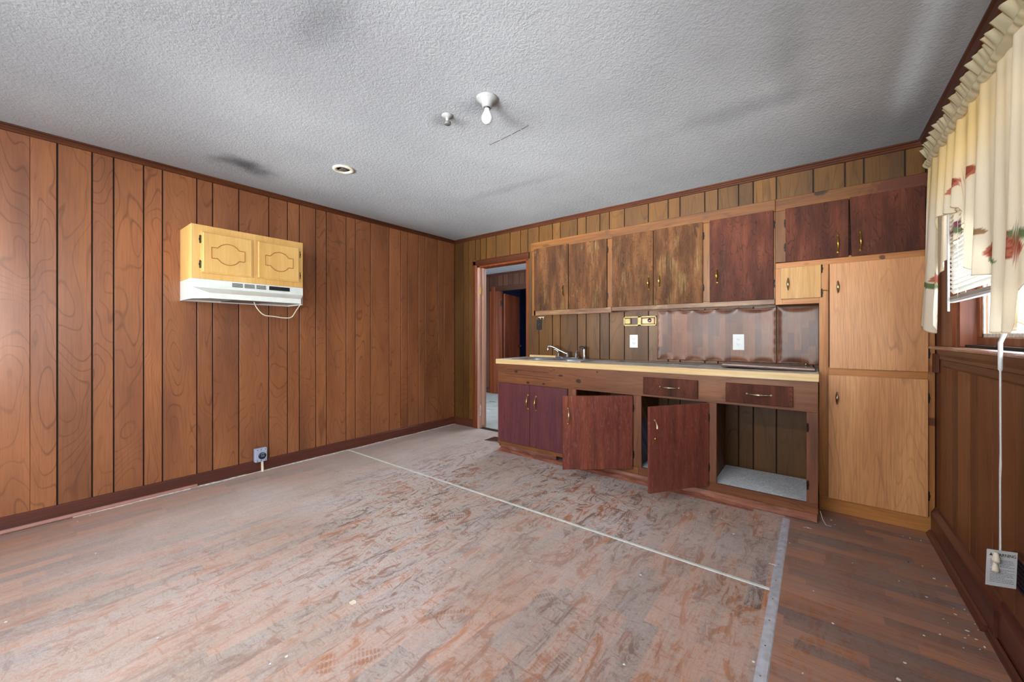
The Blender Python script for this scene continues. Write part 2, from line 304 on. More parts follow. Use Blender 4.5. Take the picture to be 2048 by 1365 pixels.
def floor_mat(name, axis, dust):
    t = NT(name); x, y, z, r, tc = t.xyz()
    l, h = (x, y) if axis == 'X' else (y, x)
    W, L = .062, .40
    row = t.ma('FLOOR', t.ma('DIVIDE', h, W))
    rr = t.n('TexWhiteNoise', {'Vector': t.vec(row, 3.3, 0.0)}, noise_dimensions='3D').outputs[0]
    ll = t.ma('ADD', t.ma('DIVIDE', l, L), t.ma('MULTIPLY', rr, 5.0))
    cell = t.ma('FLOOR', ll)
    cr = t.n('TexWhiteNoise', {'Vector': t.vec(row, cell, 1.0)}, noise_dimensions='3D').outputs[0]
    c = t.ramp(cr, [(0, S(118,94,88)), (.3, S(146,102,80)), (.55, S(168,112,82)), (.8, S(184,122,86)), (1, S(134,108,102))])
    v = t.vec(t.ma('MULTIPLY', h, 130.0), cr, t.ma('MULTIPLY', l, 6.0))
    fb = t.noise(v, 1.0, 3, .6)
    v2 = t.vec(t.ma('MULTIPLY', h, 26.0), t.ma('MULTIPLY', cr, 9.0), t.ma('MULTIPLY', l, 2.5))
    fg = t.noise(v2, 1.0, 4, .6, .4)
    c = t.mix(t.mr(fb, .45, .75, 0, .5), c, S(70,46,40)); c = t.mix(t.mr(fg, .5, .72, 0, .28), c, S(84,62,56))
    c = t.mix(t.mr(fg, .28, .45, .35, 0), c, S(176,116,78))
    # dust film, rubbed away where feet and boxes slid
    soft = t.noise(tc, 1.1, 4, .6, .3)
    if dust:
        gx = t.mr(x, -2.3, -.15, .86, .42, True); gy = t.mr(y, .3, 2.6, 0, .30, True)
        edge = t.mr(x, -3.75, -3.1, -.35, 0, True)
        ny = t.mr(y, -.2, .9, -.28, 0, True)
        base = t.ma('ADD', t.ma('ADD', gx, gy), t.ma('ADD', edge, t.ma('MULTIPLY', ny, t.mr(x, -3.2, -2.0, 1, .3))))
        base = t.ma('MULTIPLY', base, t.mr(soft, .3, .7, .72, 1.05))
    else:
        base = t.mr(soft, .35, .7, .24, .56)
    # scuffs
    rot = t.n('Mapping', {'Vector': tc}); rot.inputs['Rotation'].default_value = (0, 0, math.radians(38)); rot.inputs['Scale'].default_value = (3.2, 1.1, 1)
    sc1 = t.noise(rot.outputs[0], 4.6, 7, .78, 1.3)
    rot2 = t.n('Mapping', {'Vector': tc}); rot2.inputs['Rotation'].default_value = (0, 0, math.radians(-25)); rot2.inputs['Scale'].default_value = (1, 3.6, 1)
    sc2 = t.noise(rot2.outputs[0], 8.0, 6, .75, 1.6)
    fine = t.noise(tc, 60, 5, .75, 2.0)
    sc = t.ma('MAXIMUM', t.mr(sc1, .50, .585), t.mr(sc2, .55, .63))
    zone = t.ma('MULTIPLY', t.mr(t.noise(tc, .9, 2), .36, .55, .45, 1.0), t.mr(y, .2, 1.6, .45, 1.0, True))
    sc = t.ma('MULTIPLY', sc, zone)
    if dust: sc = t.ma('MULTIPLY', sc, t.mr(x, -3.3, -2.3, .15, 1.0, True))
    mask = t.ma('MULTIPLY', base, t.ma('SUBTRACT', 1.0, t.ma('MULTIPLY', sc, .9)))
    mask = t.ma('MULTIPLY', mask, t.mr(fine, .35, .65, .66, 1.12))
    if dust:
        for (fx, fy, ang, ln) in [(-1.62,2.86,20,.30),(-1.50,2.62,75,.27),(-1.05,2.45,15,.3),(-1.22,2.62,-20,.26),(-2.3,2.35,50,.3),(-.98,1.45,55,.3),(-.75,1.12,80,.3),(-.62,.98,25,.26),(-1.15,1.15,40,.28),(-.42,1.9,70,.28),(-1.9,1.7,50,.3),(-1.35,.72,60,.3)]:
            mp = t.n('Mapping', {'Vector': t.vec(t.ma('SUBTRACT', x, fx), t.ma('SUBTRACT', y, fy), 0.0)}); mp.inputs['Rotation'].default_value = (0, 0, -math.radians(ang))
            sp = t.n('SeparateXYZ', {0: mp.outputs[0]}); a, b = sp.outputs[0], sp.outputs[1]
            e = t.ma('ADD', t.ma('POWER', t.ma('ABSOLUTE', t.ma('DIVIDE', a, ln/2)), 2.0), t.ma('POWER', t.ma('ABSOLUTE', t.ma('DIVIDE', t.ma('ADD', b, t.ma('MULTIPLY', t.ma('SINE', t.ma('MULTIPLY', a, 9.0)), .014)), .048)), 2.0))
            tr = t.ma('MULTIPLY', t.ma('SINE', t.ma('MULTIPLY', a, 230.0)), t.ma('COSINE', t.ma('MULTIPLY', b, 95.0)))
            k = t.ma('MULTIPLY', t.mr(e, .8, 1.05, 1, 0), t.mr(t.ma('ABSOLUTE', tr), .2, .45, 0, .62))
            k = t.ma('MULTIPLY', k, t.mr(t.noise(tc, 9, 3), .4, .55))
            mask = t.ma('MULTIPLY', mask, t.ma('SUBTRACT', 1.0, k))
    dc = t.ramp(t.noise(tc, 1.6, 4), [(.3, S(190,178,168)), (.7, S(206,200,200))]) if dust else S(160,148,144)
    c = t.mix(t.n('Clamp', {0: mask}).outputs[0], c, dc)
    # small specks of grit
    sp = t.noise(tc, 150, 1, .5); c = t.mix(t.mr(sp, .76, .8, 0, .6), c, S(60,46,40))
    rg = t.mr(mask, 0, .8, .42, .85)
    return t.done(c, rg, t.bump(t.ma('ADD', fb, t.ma('MULTIPLY', fine, .5)), .15, .001))
K['fl_y'] = floor_mat('vinyl_floor_dusty', 'Y', True)
K['fl_x'] = floor_mat('vinyl_floor_right', 'X', False)

def vinyl_back():
    t = NT('backsplash_vinyl'); x, y, z, r, tc = t.xyz()
    row = t.ma('FLOOR', t.ma('DIVIDE', x, .042)); rr = t.n('TexWhiteNoise', {'Vector': t.vec(row, 1.3, 0.0)}).outputs[0]
    cell = t.ma('FLOOR', t.ma('ADD', t.ma('DIVIDE', z, .19), t.ma('MULTIPLY', rr, 4.0)))
    cr = t.n('TexWhiteNoise', {'Vector': t.vec(row, cell, 1.0)}).outputs[0]
    c = t.ramp(cr, [(0, S(84,50,36)), (.5, S(108,66,44)), (1, S(130,82,54))])
    fb = t.noise(t.vec(t.ma('MULTIPLY', x, 160.0), cr, t.ma('MULTIPLY', z, 10.0)), 1.0, 3, .6)
    c = t.mix(t.mr(fb, .45, .7, 0, .5), c, S(64,42,36))
    film = t.noise(tc, 5, 4, .6); c = t.mix(t.mr(film, .45, .75, 0, .2), c, S(140,108,86))
    return t.done(c, .32, t.bump(fb, .2, .001), Specular_IOR_Level=.3)
K['vinyl'] = vinyl_back()

def counter_mat():
    t = NT('worn_laminate'); x, y, z, r, tc = t.xyz()
    n = t.noise(tc, 6, 5, .6, .5); n2 = t.noise(tc, 40, 3)
    c = t.ramp(n, [(.3, S(188,180,168)), (.5, S(216,212,206)), (.7, S(230,230,228))]); c = t.mix(t.mr(n2, .55, .8, 0, .3), c, S(120,104,88))
    return t.done(c, .75, Specular_IOR_Level=.2)
K['counter'] = counter_mat()

def liner_mat():
    t = NT('shelf_liner'); x, y, z, r, tc = t.xyz()
    n = t.noise(tc, 70, 4, .7); n2 = t.noise(tc, 6, 3)
    c = t.ramp(n, [(.4, S(190,198,206)), (.6, S(232,236,240))]); c = t.mix(t.mr(n2, .5, .7, 0, .5), c, S(214,222,230))
    return t.done(c, .6)
K['liner'] = liner_mat()

def cloth_mat():
    t = NT('curtain_cloth'); a = t.n('Attribute', attribute_name='print').outputs['Color']
    tc = t.n('TexCoord').outputs['Object']
    wv = t.noise(t.n('Mapping', {'Vector': tc, 'Scale': (1, 1, 1)}).outputs[0], 400, 2)
    c = t.mix(t.mr(wv, .4, .6, 0, .12), a, S(190,176,150))
    d = t.n('BsdfDiffuse', {'Color': c}); tr = t.n('BsdfTranslucent', {'Color': c})
    m = t.n('MixShader', {0: .22}); t.t.links.new(d.outputs[0], m.inputs[1]); t.t.links.new(tr.outputs[0], m.inputs[2])
    t.t.links.new(m.outputs[0], t.out.inputs[0]); return t.m
K['cloth'] = cloth_mat()
def thin(name, col, frac, clear=0.0):
    t = NT(name); d = t.n('BsdfDiffuse', {'Color': col}); tr = t.n('BsdfTranslucent', {'Color': col})
    m = t.n('MixShader', {0: frac}); t.t.links.new(d.outputs[0], m.inputs[1]); t.t.links.new(tr.outputs[0], m.inputs[2])
    last = m.outputs[0]
    if clear > 0:
        tp = t.n('BsdfTransparent'); m2 = t.n('MixShader', {0: clear}); t.t.links.new(last, m2.inputs[1]); t.t.links.new(tp.outputs[0], m2.inputs[2]); last = m2.outputs[0]
    t.t.links.new(last, t.out.inputs[0]); return t.m
K['slat'] = thin('blind_slat', S(226,224,214), .10)
K['film'] = thin('window_film', S(240,244,250), .5, .55)
def glass():
    t = NT('window_glass'); tp = t.n('BsdfTransparent', {'Color': (.95, .97, .98, 1)}); g = t.n('BsdfGlossy', {'Roughness': .03})
    m = t.n('MixShader', {0: .06}); t.t.links.new(tp.outputs[0], m.inputs[1]); t.t.links.new(g.outputs[0], m.inputs[2]); t.t.links.new(m.outputs[0], t.out.inputs[0]); return t.m
K['glass'] = glass()
def sheetglass():
    t = NT('green_sheet_glass')
    p = t.n('BsdfPrincipled', {'Base Color': S(176,186,178), 'Roughness': .12, 'Alpha': .55}); t.t.links.new(p.outputs[0], t.out.inputs[0]); return t.m
K['sglass'] = sheetglass()
def bulbm():
    t = NT('frosted_bulb'); p = t.n('BsdfPrincipled', {'Base Color': S(226,226,224), 'Roughness': .12, 'Subsurface Weight': .0}); t.t.links.new(p.outputs[0], t.out.inputs[0]); return t.m
K['bulb'] = bulbm()

# ================================================================== SHELL
# floor: slab with three sheets of printed vinyl
fl = bx('floor', (XA-.1, YN-.1, -.12), (XC+.12, YB+.1, -.004), K['groove'], kind='structure')
bx('vinyl_sheet', (XA, YN, -.004), (-.155, 2.12, 0), K['fl_y'], fl)
bx('vinyl_sheet', (XA, 2.12, -.004), (-.155, YB, 0), K['fl_y'], fl)
bx('vinyl_sheet', (-.155, YN, -.004), (XC, YB, 0), K['fl_x'], fl, label='darker cleaner vinyl sheet')
ce = bx('ceiling', (XA-.1, YN-.1, ZC), (XC+.12, YB+.1, ZC+.1), K['ceil'], kind='structure')
m = M(); pts = [(-1.70,1.93),(-1.60,1.925),(-1.5,1.915),(-1.42,1.905),(-1.35,1.897)]
for i in range(4):
    a, b = pts[i], pts[i+1]; m.add([(a[0],a[1]-.0015,ZC-.0012),(b[0]-.008,b[1]-.0015,ZC-.0012),(b[0]-.008,b[1]+.0015,ZC-.0012),(a[0],a[1]+.0015,ZC-.0012),(a[0],a[1]-.0015,ZC),(b[0]-.008,b[1]-.0015,ZC),(b[0]-.008,b[1]+.0015,ZC),(a[0],a[1]+.0015,ZC)],[(0,1,2,3),(0,1,5,4),(2,3,7,6)])
obj('ceiling_crack', m, K['dark'], ce)

def planks(wall, axis, bounds, zr, mat, pos, th=.012, skip=()):
    """axis 'Y': planks laid along Y on plane X=pos (facing side given by sign of th)"""
    for i in range(len(bounds)-1):
        a, b = sorted((bounds[i], bounds[i+1]))
        for z0, z1 in (zr(a, b) if callable(zr) else [zr]):
            m = M(); g = .0040; ga = .0006 if abs(a-.047) < 1e-6 else g; gb = .0006 if abs(b-.047) < 1e-6 else g
            if axis == 'Y': m.box((pos-th, a+ga, z0), (pos, b-gb, z1), .0015)
            else: m.box((a+g, pos, z0), (b-g, pos+th, z1), .0015)
            obj('plank', m, mat, wall)
# wall left (A)
wl = bx('wall_left', (XA-.10, YN-.1, 0), (XA-.012, YB+.1, ZC), K['groove'], kind='structure')
Ag = [YN, -.9, -.3, .047, .156,.307,.408,.559,.661,.863,.964,1.143,1.369,1.523,1.626,1.777,1.88,2.084,2.187,2.363,2.597,2.751,2.849,3.006,3.105,3.313,3.413,YB]
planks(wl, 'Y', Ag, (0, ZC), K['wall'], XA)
# wall back of the kitchen (B), with the doorway
DX0, DX1, DZ = -3.375, -2.62, 2.06
wb = root('wall_kitchen', (0, YB, 0), kind='structure')
m = M(); T = .012
m.box((XA, YB+T, 0), (DX0, YB+.11, ZC)); m.box((DX1, YB+T, 0), (XC+.1, YB+.11, ZC)); m.box((DX0, YB+T, DZ), (DX1, YB+.11, ZC))
obj('wall_backing', m, K['groove'], wb)
Bg = [XA,-3.641,-3.539,-3.335,-3.232,-3.074,-2.856,-2.70,-2.595,-2.441,-2.264,-2.164,-1.958,-1.857,-1.705,-1.603,-1.45,-1.22,-1.043,-.942,-.742,-.642,-.492,-.39,-.238,-.014,.163,.262,.463,XC]
Bg2 = sorted(Bg+[-3.42])
def zB(a, b):
    if a >= -3.43 and b <= -2.59: return [(2.09, ZC)]
    return [(0, ZC)]
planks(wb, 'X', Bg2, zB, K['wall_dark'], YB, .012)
# wall right (C) with the window
WY0, WY1, WZ0, WZ1 = 1.30, 2.86, 1.13, 2.10
wr = root('wall_right', (XC, 0, 0), kind='structure')
m = M(); x0, x1 = XC+T, XC+.12
m.box((x0, YN-.1, 0), (x1, -1.35, ZC)); m.box((x0, -.15, 0), (x1, WY0, ZC)); m.box((x0, WY1, 0), (x1, YB+.1, ZC))
m.box((x0, WY0, 0), (x1, WY1, WZ0)); m.box((x0, WY0, WZ1), (x1, WY1, ZC)); m.box((x0, -1.35, 0), (x1, -.15, .8)); m.box((x0, -1.35, 2.1), (x1, -.15, ZC))
obj('wall_backing', m, K['groove'], wr)
Cg = [YB,3.388,3.24,3.138,3.011,2.91,2.71,2.613,2.42,2.20,1.98,1.78,1.55,1.3,1.0,.6,.2,-.15]
def zC(a, b):
    if a >= 1.29 and b <= 2.92: return [(0, 1.06), (2.10, ZC)]
    return [(0, ZC)]
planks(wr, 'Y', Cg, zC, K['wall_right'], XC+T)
planks(wr, 'Y', [YN, -1.35], (0, ZC), K['wall_right'], XC+T); planks(wr, 'Y', [-1.35, -.75, -.15], lambda a, b: [(0, .8), (2.1, ZC)], K['wall_right'], XC+T)
# wall behind the camera with two windows
wn = root('wall_back', (0, YN, 0), kind='structure')
m = M(); y0, y1 = YN-.1, YN
for a, b in ((XA-.1, -3.55), (-1.95, -1.55), (.05, XC+.12)): m.box((a, y0, 0), (b, y1, ZC))
for a, b in ((-3.55, -1.95), (-1.55, .05)): m.box((a, y0, 0), (b, y1, .75)); m.box((a, y0, 2.12), (b, y1, ZC))
obj('wall_backing', m, K['wall_right'], wn)

# mouldings
def crown(name, axis, a, b, pos, sgn, mat):
    P = [(0, 0), (.024, 0), (.024, -.010), (.016, -.014), (.016, -.024), (.011, -.028), (.011, -.040), (0, -.042)]
    m = M(); m.prism([(pos+sgn*p[0], ZC+p[1]) for p in P], axis, a, b); return obj(name, m, mat, kind='structure')
def crownX(name, a, b, pos, mat): 
    P = [(0, 0), (.024, 0), (.024, -.010), (.016, -.014), (.016, -.024), (.011, -.028), (.011, -.040), (0, -.042)]
    m = M(); m.prism([(pos-p[0], ZC+p[1]) for p in P], 'X', a, b); return obj(name, m, mat, kind='structure')
crown('trim_1', 'Y', YN, YB, XA, 1, K['trim']); crownX('trim_2', XA, XC, YB, K['trimx'])
m = M(); m.prism([(XC-p[0], ZC+p[1]) for p in [(0,0),(.038,0),(.038,-.010),(.028,-.018),(.020,-.045),(.012,-.052),(.010,-.062),(0,-.064)]], 'Y', YN, YB)
obj('trim_3', m, K['trim'], kind='structure')
# baseboards
def bb(name, pts, axis, a, b, mat, parent=None, kind='structure'):
    m = M(); m.prism(pts, axis, a, b); return obj(name, m, mat, parent, kind=kind)
base_l = bb('baseboard_left', [(XA,0),(XA+.016,0),(XA+.016,.088),(XA+.009,.096),(XA,.097)], 'Y', YN, 1.288, K['base'])
bb('board', [(XA,0),(XA+.016,0),(XA+.016,.088),(XA+.009,.096),(XA,.097)], 'Y', 1.325, YB, K['base'], base_l, None)
bb('shoe_moulding', [(XA+.016,.004),(XA+.030,.004),(XA+.030,.010),(XA+.024,.022),(XA+.016,.024)], 'Y', YN, .86, K['shoe'], base_l, None)
m = M(); rr = random.Random(3); yy = .22
while yy < 3.55:
    L = .05+rr.random()*.08
    if not 1.28 < yy < 1.30: m.box((XA+.016, yy, 0), (XA+.026+.012*rr.random(), yy+L, .003+.003*rr.random()))
    yy += L*.97
obj('plaster_edge', m, K['plaster'], base_l, label='whitish strip of old floor edge')
base_k = bb('baseboard_kitchen', [(YB,0),(YB-.014,0),(YB-.014,.088),(YB-.007,.096),(YB,.097)], 'X', XA+.016, -3.456, K['basex'])
base_r = bb('baseboard_right', [(XC,0),(XC-.026,0),(XC-.026,.135),(XC-.018,.150),(XC-.010,.166),(XC,.17)], 'Y', 2.30, 3.32, K['base'])
bb('board', [(XC,0),(XC-.016,0),(XC-.016,.135),(XC-.010,.150),(XC-.004,.166),(XC,.17)], 'Y', YN, 2.30, K['base'], base_r, None)
bb('shoe_moulding', [(XC-.026,0),(XC-.046,0),(XC-.046,.008),(XC-.036,.026),(XC-.026,.03)], 'Y', 2.36, 3.32, K['base'], base_r, None)
m = M(); m.prism([(XC-.020,0),(XC-.036,0),(XC-.036,.010),(XC-.03,.022),(XC-.020,.026)], 'Y', -.5, 2.35)
obj('shoe_moulding', m, K['base'], base_r)

# doorway casing and jamb (door_1)
d1 = root('door_1', (-3.0, YB, 0), kind='structure')
m = M(); m.prism([(-3.456,YB),(-3.456,YB-.012),(-3.44,YB-.02),(-3.40,YB-.02),(-3.385,YB-.012),(-3.385,YB)], 'Z', 0, 2.13); obj('casing', m, K['trimz'], d1)
m = M(); m.prism([(YB,2.055),(YB-.012,2.055),(YB-.02,2.07),(YB-.02,2.115),(YB-.012,2.13),(YB,2.13)], 'X', -3.456, DX1+.05); obj('head_casing', m, K['trimx'], d1)
bx('jamb', (-3.385, YB-.002, 0), (-3.345, YB+.125, 2.055), K['pinkjamb'], d1, .002, label='bare pinkish side jamb')
m = M(); m.box((-3.345, YB+.05, .03), (-3.333, YB+.085, 2.04), .001); obj('door_stop', m, K['pinkjamb'], d1)
bx('head_jamb', (-3.385, YB-.002, 2.035), (DX1+.02, YB+.125, 2.06), K['redcas'], d1, .002)
bx('jamb', (DX1, YB-.002, 0), (DX1+.03, YB+.125, 2.055), K['trimz'], d1, .002)
m = M(); m.box((-3.346, YB+.004, 1.70), (-3.342, YB+.034, 1.79), .001); m.tube([(-3.338, YB+.002, 1.70), (-3.338, YB+.002, 1.79)], .006)
obj('hinge', m, K['brass'], d1)
m = M(); m.box((-3.346, YB+.004, .16), (-3.342, YB+.03, .30), .001); obj('strike_patch', m, K['cauk'], d1)

# hall beyond
YH = 6.0
hf = bx('floor_hall', (-6.4, YB+.11, -.12), (-1.8, YH+.1, -.002), K['hallfloor'], kind='structure')
bx('floor_mark', (-5.02, 4.55, -.002), (-4.0, 4.565, 0), K['flake'], hf); bx('floor_mark', (-4.6, 5.2, -.002), (-4.45, 5.22, 0), K['dark'], hf)
bx('ceiling_hall', (-6.4, YB+.11, ZC), (-1.8, YH+.1, ZC+.1), K['hallceil'], kind='structure')
bx('wall_hall_left', (-6.5, YB+.11, 0), (-6.4, YH, ZC), K['hall'], kind='structure')
bx('wall_hall_right', (-1.8, YB+.11, 0), (-1.7, YH+.1, ZC), K['hall'], kind='structure')
hb = root('wall_hall', (-4.5, YH, 0), kind='structure')
m = M(); m.box((-6.4, YH+T, 0), (-5.05, YH+.1, ZC)); m.box((-5.05, YH+T, 2.08), (-4.15, YH+.1, ZC)); m.box((-4.15, YH+T, 0), (-1.8, YH+.1, ZC)); obj('wall_backing', m, K['groove'], hb)
hg = [-6.2,-5.9,-5.6,-5.44,-5.30,-5.08,-4.93,-4.80,-4.68,-4.53,-4.40,-4.27,-4.15,-3.9,-3.6,-3.2,-2.8,-2.4,-2.0]
planks(hb, 'X', hg, lambda a, b: [(2.09, ZC)] if a >= -5.09 and b <= -4.14 else [(0, ZC)], K['hall'], YH)
m = M(); m.box((-6.2, YH-.02, ZC-.04), (-1.8, YH, ZC)); obj('crown_moulding', m, K['basex'], hb)
m = M(); m.box((-6.2, YH-.016, 0), (-5.265, YH, .1)); obj('base_moulding', m, K['basex'], hb)
d2 = root('door_2', (-4.6, YH, 0), kind='structure')
m = M(); m.prism([(-5.265,YH),(-5.265,YH-.02),(-5.15,YH-.025),(-5.02,YH-.012),(-5.02,YH+.1),(-5.05,YH+.1)], 'Z', 0, 2.17); obj('casing', m, K['redcas'], d2)
bx('head_casing', (-5.265, YH-.022, 2.075), (-4.1, YH, 2.17), K['trimx'], d2, .003)
dx = Matrix.Translation((-5.0, YH+.09, 0)) @ Matrix.Rotation(math.radians(105), 4, 'Z')
dl = obj('door_leaf', (lambda m: (m.box((0.01, -.035, .01), (.80, 0, 2.03), .003), m)[1])(M()), wood('hall_door_wood', S(150,74,34), S(118,54,24), S(84,36,16), hs=5, ls=.6, rings=8), d2, xf=dx)
m = M(); m.lathe([(0, -.06), (.02, -.058), (.027, -.045), (.02, -.03), (.009, -.02), (.009, 0), (.025, 0)], (.74, -.035, .95), 'Y'); obj('door_knob', m, K['brassdk'], dl, xf=dx)
m = M(); m.box((-5.022, YH+.03, 1.78), (-5.012, YH+.09, 1.88), .001); obj('hinge', m, K['blackp'], d2)
# dark blue room
m = M(); m.box((-6.3, 8.4, 0), (-3.0, 8.5, ZC)); m.box((-6.4, YH+.11, 0), (-6.3, 8.5, ZC)); m.box((-3.05, YH+.11, 0), (-2.95, 8.5, ZC)); obj('wall_blue_room', m, K['navy'], kind='structure')
bx('floor_blue_room', (-6.3, YH+.1, -.12), (-3.0, 8.5, -.002), K['hallfloor'], kind='structure')
bx('ceiling_blue_room', (-6.3, YH+.1, ZC), (-3.0, 8.5, ZC+.1), K['navy'], kind='structure')

# ================================================================== CABINET HARDWARE
def pull(parent, x, z, y, length=.118, horiz=False, mat=None, ends=True, xf=None, half=False):
    """bow pull: two round feet, a slender bow that swells to a leaf in the middle; stands off the face y toward -Y"""
    mat = mat or K['brass']; m = M(); L = length/2; n = 16
    path = []; rad = []
    for i in range(n+1):
        s = i/n*2-1
        if half and s > .1: break
        path.append((0, -.004-.022*math.cos(s*PI/2)**.8 if abs(s) < 1 else -.004, -s*(L-.008)))
        rad.append(.0026+.0062*max(0, 1-abs(s)*1.35)**1.0 if ends else .003+.0055*(1-abs(s)**1.6))
    m.tube(path, rad, 8)
    if ends:
        for s in ((1,) if half else (-1, 1)): m.lathe([(.0085, 0), (.0085, -.003), (.005, -.006), (0, -.0065)], (0, 0, s*(L-.008)), 'Y', 14)
    rot = Matrix.Rotation(PI/2, 4, 'Y') if horiz else Matrix.Identity(4)
    mt = Matrix.Translation((x, y, z)) @ rot
    if xf is not None: mt = xf @ mt
    return obj('handle', m, mat, parent, xf=mt)
def hinge(parent, x, z, y, side, xf=None, mat=None):
    m = M(); pts = [(-.0, -.029), (.005, -.031), (.009, -.022), (.007, -.014), (.011, -.006), (.011, .006), (.007, .014), (.009, .022), (.005, .031), (0, .029)]
    m.prism([(x+side*p[0], z+p[1]) for p in pts], 'Y', y-.003, y)
    m.tube([(x+side*.001, y-.006, z-.026), (x+side*.001, y-.006, z+.026)], .0042, 8)
    m.lathe([(.003, 0), (.002, -.002), (0, -.0022)], (x+side*.006, y-.003, z+.016), 'Y', 8); m.lathe([(.003, 0), (.002, -.002), (0, -.0022)], (x+side*.006, y-.003, z-.016), 'Y', 8)
    return obj('hinge', m, mat or K['iron'], parent, xf=xf)
def door(parent, x0, x1, z0, z1, yf, mat, hx=None, hz=None, hl=.118, hside=0, hzs=(), th=.02, hmat=None, ends=True, label=None, xf=None, half=False, name='door', tilt=0):
    m = M()
    if tilt:
        m.add([(x0+(tilt if tilt > 0 else 0), yf-th, z0), (x1, yf-th, z0), (x1, yf-th, z1), (x0, yf-th, z1), (x0+(tilt if tilt > 0 else 0), yf, z0), (x1, yf, z0), (x1, yf, z1), (x0, yf, z1)],
              [(0,3,2,1)[::-1], (4,5,6,7), (0,1,5,4), (1,2,6,5), (2,3,7,6), (3,0,4,7)])
    else: m.box((x0, yf-th, z0), (x1, yf, z1), .002)
    d = obj(name, m, mat, parent, label=label, xf=xf)
    if hx is not None: pull(d, hx, hz, yf-th, hl, mat=hmat, ends=ends, xf=xf, half=half)
    for z in hzs:
        hxp = x0-.001 if hside < 0 else x1+.001
        hinge(d, hxp, z, yf, hside, xf=None)
    return d

# ================================================================== UPPER CABINET RUN
UT, UB = 2.15, 1.403
uc = root('wall_cabinet', (-1.3, YU, UB), 'long row of dark stained wall cabinets above the sink and counter', 'cabinet')
m = M()
m.box((-2.352, YU+.02, UB), (-2.335, YB, 2.13)); m.box((-.235, YU+.02, UB), (-.222, YB, 2.13)); m.box((-2.335, YU+.02, 2.11), (-.235, YB, 2.13)); m.box((-2.335, YU+.02, UB+.012), (-.235, YB, UB+.03)); m.box((-2.335, YB-.008, UB), (-.235, YB-.001, 2.11))
obj('carcass', m, K['brownedge'], uc)
bx('top_rail', (-2.369, YU-.006, 2.062), (-.2275, YU+.02, UT), K['pinex'], uc, .003)
bx('bottom_rail', (-2.335, YU, UB-.018), (-1.47, YU+.02, 1.44), K['pwx'], uc, .003)
bx('bottom_rail', (-1.468, YU, UB-.004), (-.23, YU+.02, 1.446), K['pwx'], uc, .003, label='pale weathered bottom rail')
m = M(); m.box((-2.355, YU, 1.385), (-2.312, YU+.02, 2.062), .002); obj('stile', m, K['pinez'], uc)
for a, b in ((-1.51, -1.46), (-.705, -.648), (-.237, -.228)): bx('stile', (a, YU, 1.44), (b, YU+.02, 2.062), K['pinez'], uc, .001)
def two(x): return x
door(uc, -2.318, -1.913, 1.435, 2.078, YU, K['fir1'], -1.963, 1.622, .122, -1, (), hmat=K['brassdk'])
d = door(uc, -1.905, -1.509, 1.435, 2.066, YU, K['fir1'], None, None, 0, 1, (1.965, 1.54), label='worn door with only the two screw caps of its lost handle')
for z in (1.676, 1.565):
    m = M(); m.lathe([(.007, 0), (.007, -.004), (.003, -.007), (0, -.0075)], (-1.851, YU-.02, z), 'Y', 12); obj('screw_cap', m, K['brass'], d)
m = M(); m.box((-2.135, YU-.0212, 1.57), (-2.125, YU-.0195, 1.63)); 
door(uc, -1.455, -1.088, 1.435, 2.072, YU, K['fir1'], -1.124, 1.625, .122, -1, (1.965, 1.54))
door(uc, -1.084, -.702, 1.435, 2.072, YU, K['fir1'], -1.032, 1.635, .122, 1, (1.963, 1.553))
door(uc, -.651, -.238, 1.435, 2.072, YU, K['fir2'], -.60, 1.638, .124, 1, (1.97, 1.549), label='redder brown door')

# ================================================================== PANTRY UNIT
pc = root('pantry_cabinet', (.28, YU, 0), 'tall cabinet in the right corner with big light oak doors and dark doors on top', 'cabinet')
PX0, PX1 = .018, .556
m = M()
m.box((PX0, YU+.02, .0), (PX0+.018, YB-.001, 2.13)); m.box((PX1-.018, YU+.02, .0), (PX1, YB-.001, 2.13)); m.box((PX0, YU+.02, 2.112), (PX1, YB-.001, 2.13)); m.box((PX0, YU+.02, .06), (PX1, YB-.001, .075))
m.box((-.219, YU+.02, 1.395), (-.205, YB-.001, 2.13)); m.box((-.205, YU+.02, 1.395), (PX0, YB-.001, 1.41)); m.box((-.205, YU+.02, 2.112), (PX0, YB-.001, 2.13)); m.box((-.205, YB-.01, 1.41), (PX1, YB-.001, 2.112))
obj('carcass', m, K['brownedge'], pc)
bx('top_rail', (-.2265, YU-.006, 2.062), (PX1, YU+.02, UT), K['pinex'], pc, .003)
K['pinedk2'] = K['pinedk']
bx('stile', (-.2265, YU, 1.69), (-.165, YU+.02, 2.062), K['pinez'], pc, .001)
bx('stile', (-.2265, YU, 1.395), (-.188, YU+.02, 1.652), K['oakf'], pc, .001)
bx('middle_rail', (-.2265, YU, 1.652), (PX1, YU+.02, 1.70), K['oakfx'], pc, .002)
bx('stile', (.512, YU, 1.70), (PX1, YU+.02, 2.062), K['pinedk'], pc, .001)
bx('stile', (PX0, YU, .085), (.068, YU+.02, 1.652), K['oakf'], pc, .001)
bx('stile', (.526, YU, .085), (PX1, YU+.02, 1.652), K['oakf'], pc, .001)
bx('rail', (-.188, YU, 1.395), (PX0, YU+.02, 1.432), K['oakfx'], pc, .001)
bx('rail', (.068, YU, .905), (.526, YU+.02, .965), K['oakfx'], pc, .001)
bx('bottom_rail', (PX0, YU-.002, 0), (PX1, YU+.02, .10), K['oakfx'], pc, .002)
door(pc, -.167, .1685, 1.69, 2.068, YU, K['fir2'], .115, 1.78, .128, -1, (1.967, 1.797))
door(pc, .1735, .512, 1.69, 2.072, YU, K['fir2'], .226, 1.78, .128, 1, (1.964, 1.797), tilt=.010)
door(pc, -.195, .028, 1.432, 1.652, YU, K['oaky'], -.152, 1.535, .10, 1, (1.626, 1.462), hmat=K['nickel'], ends=False, label='small square light oak door')
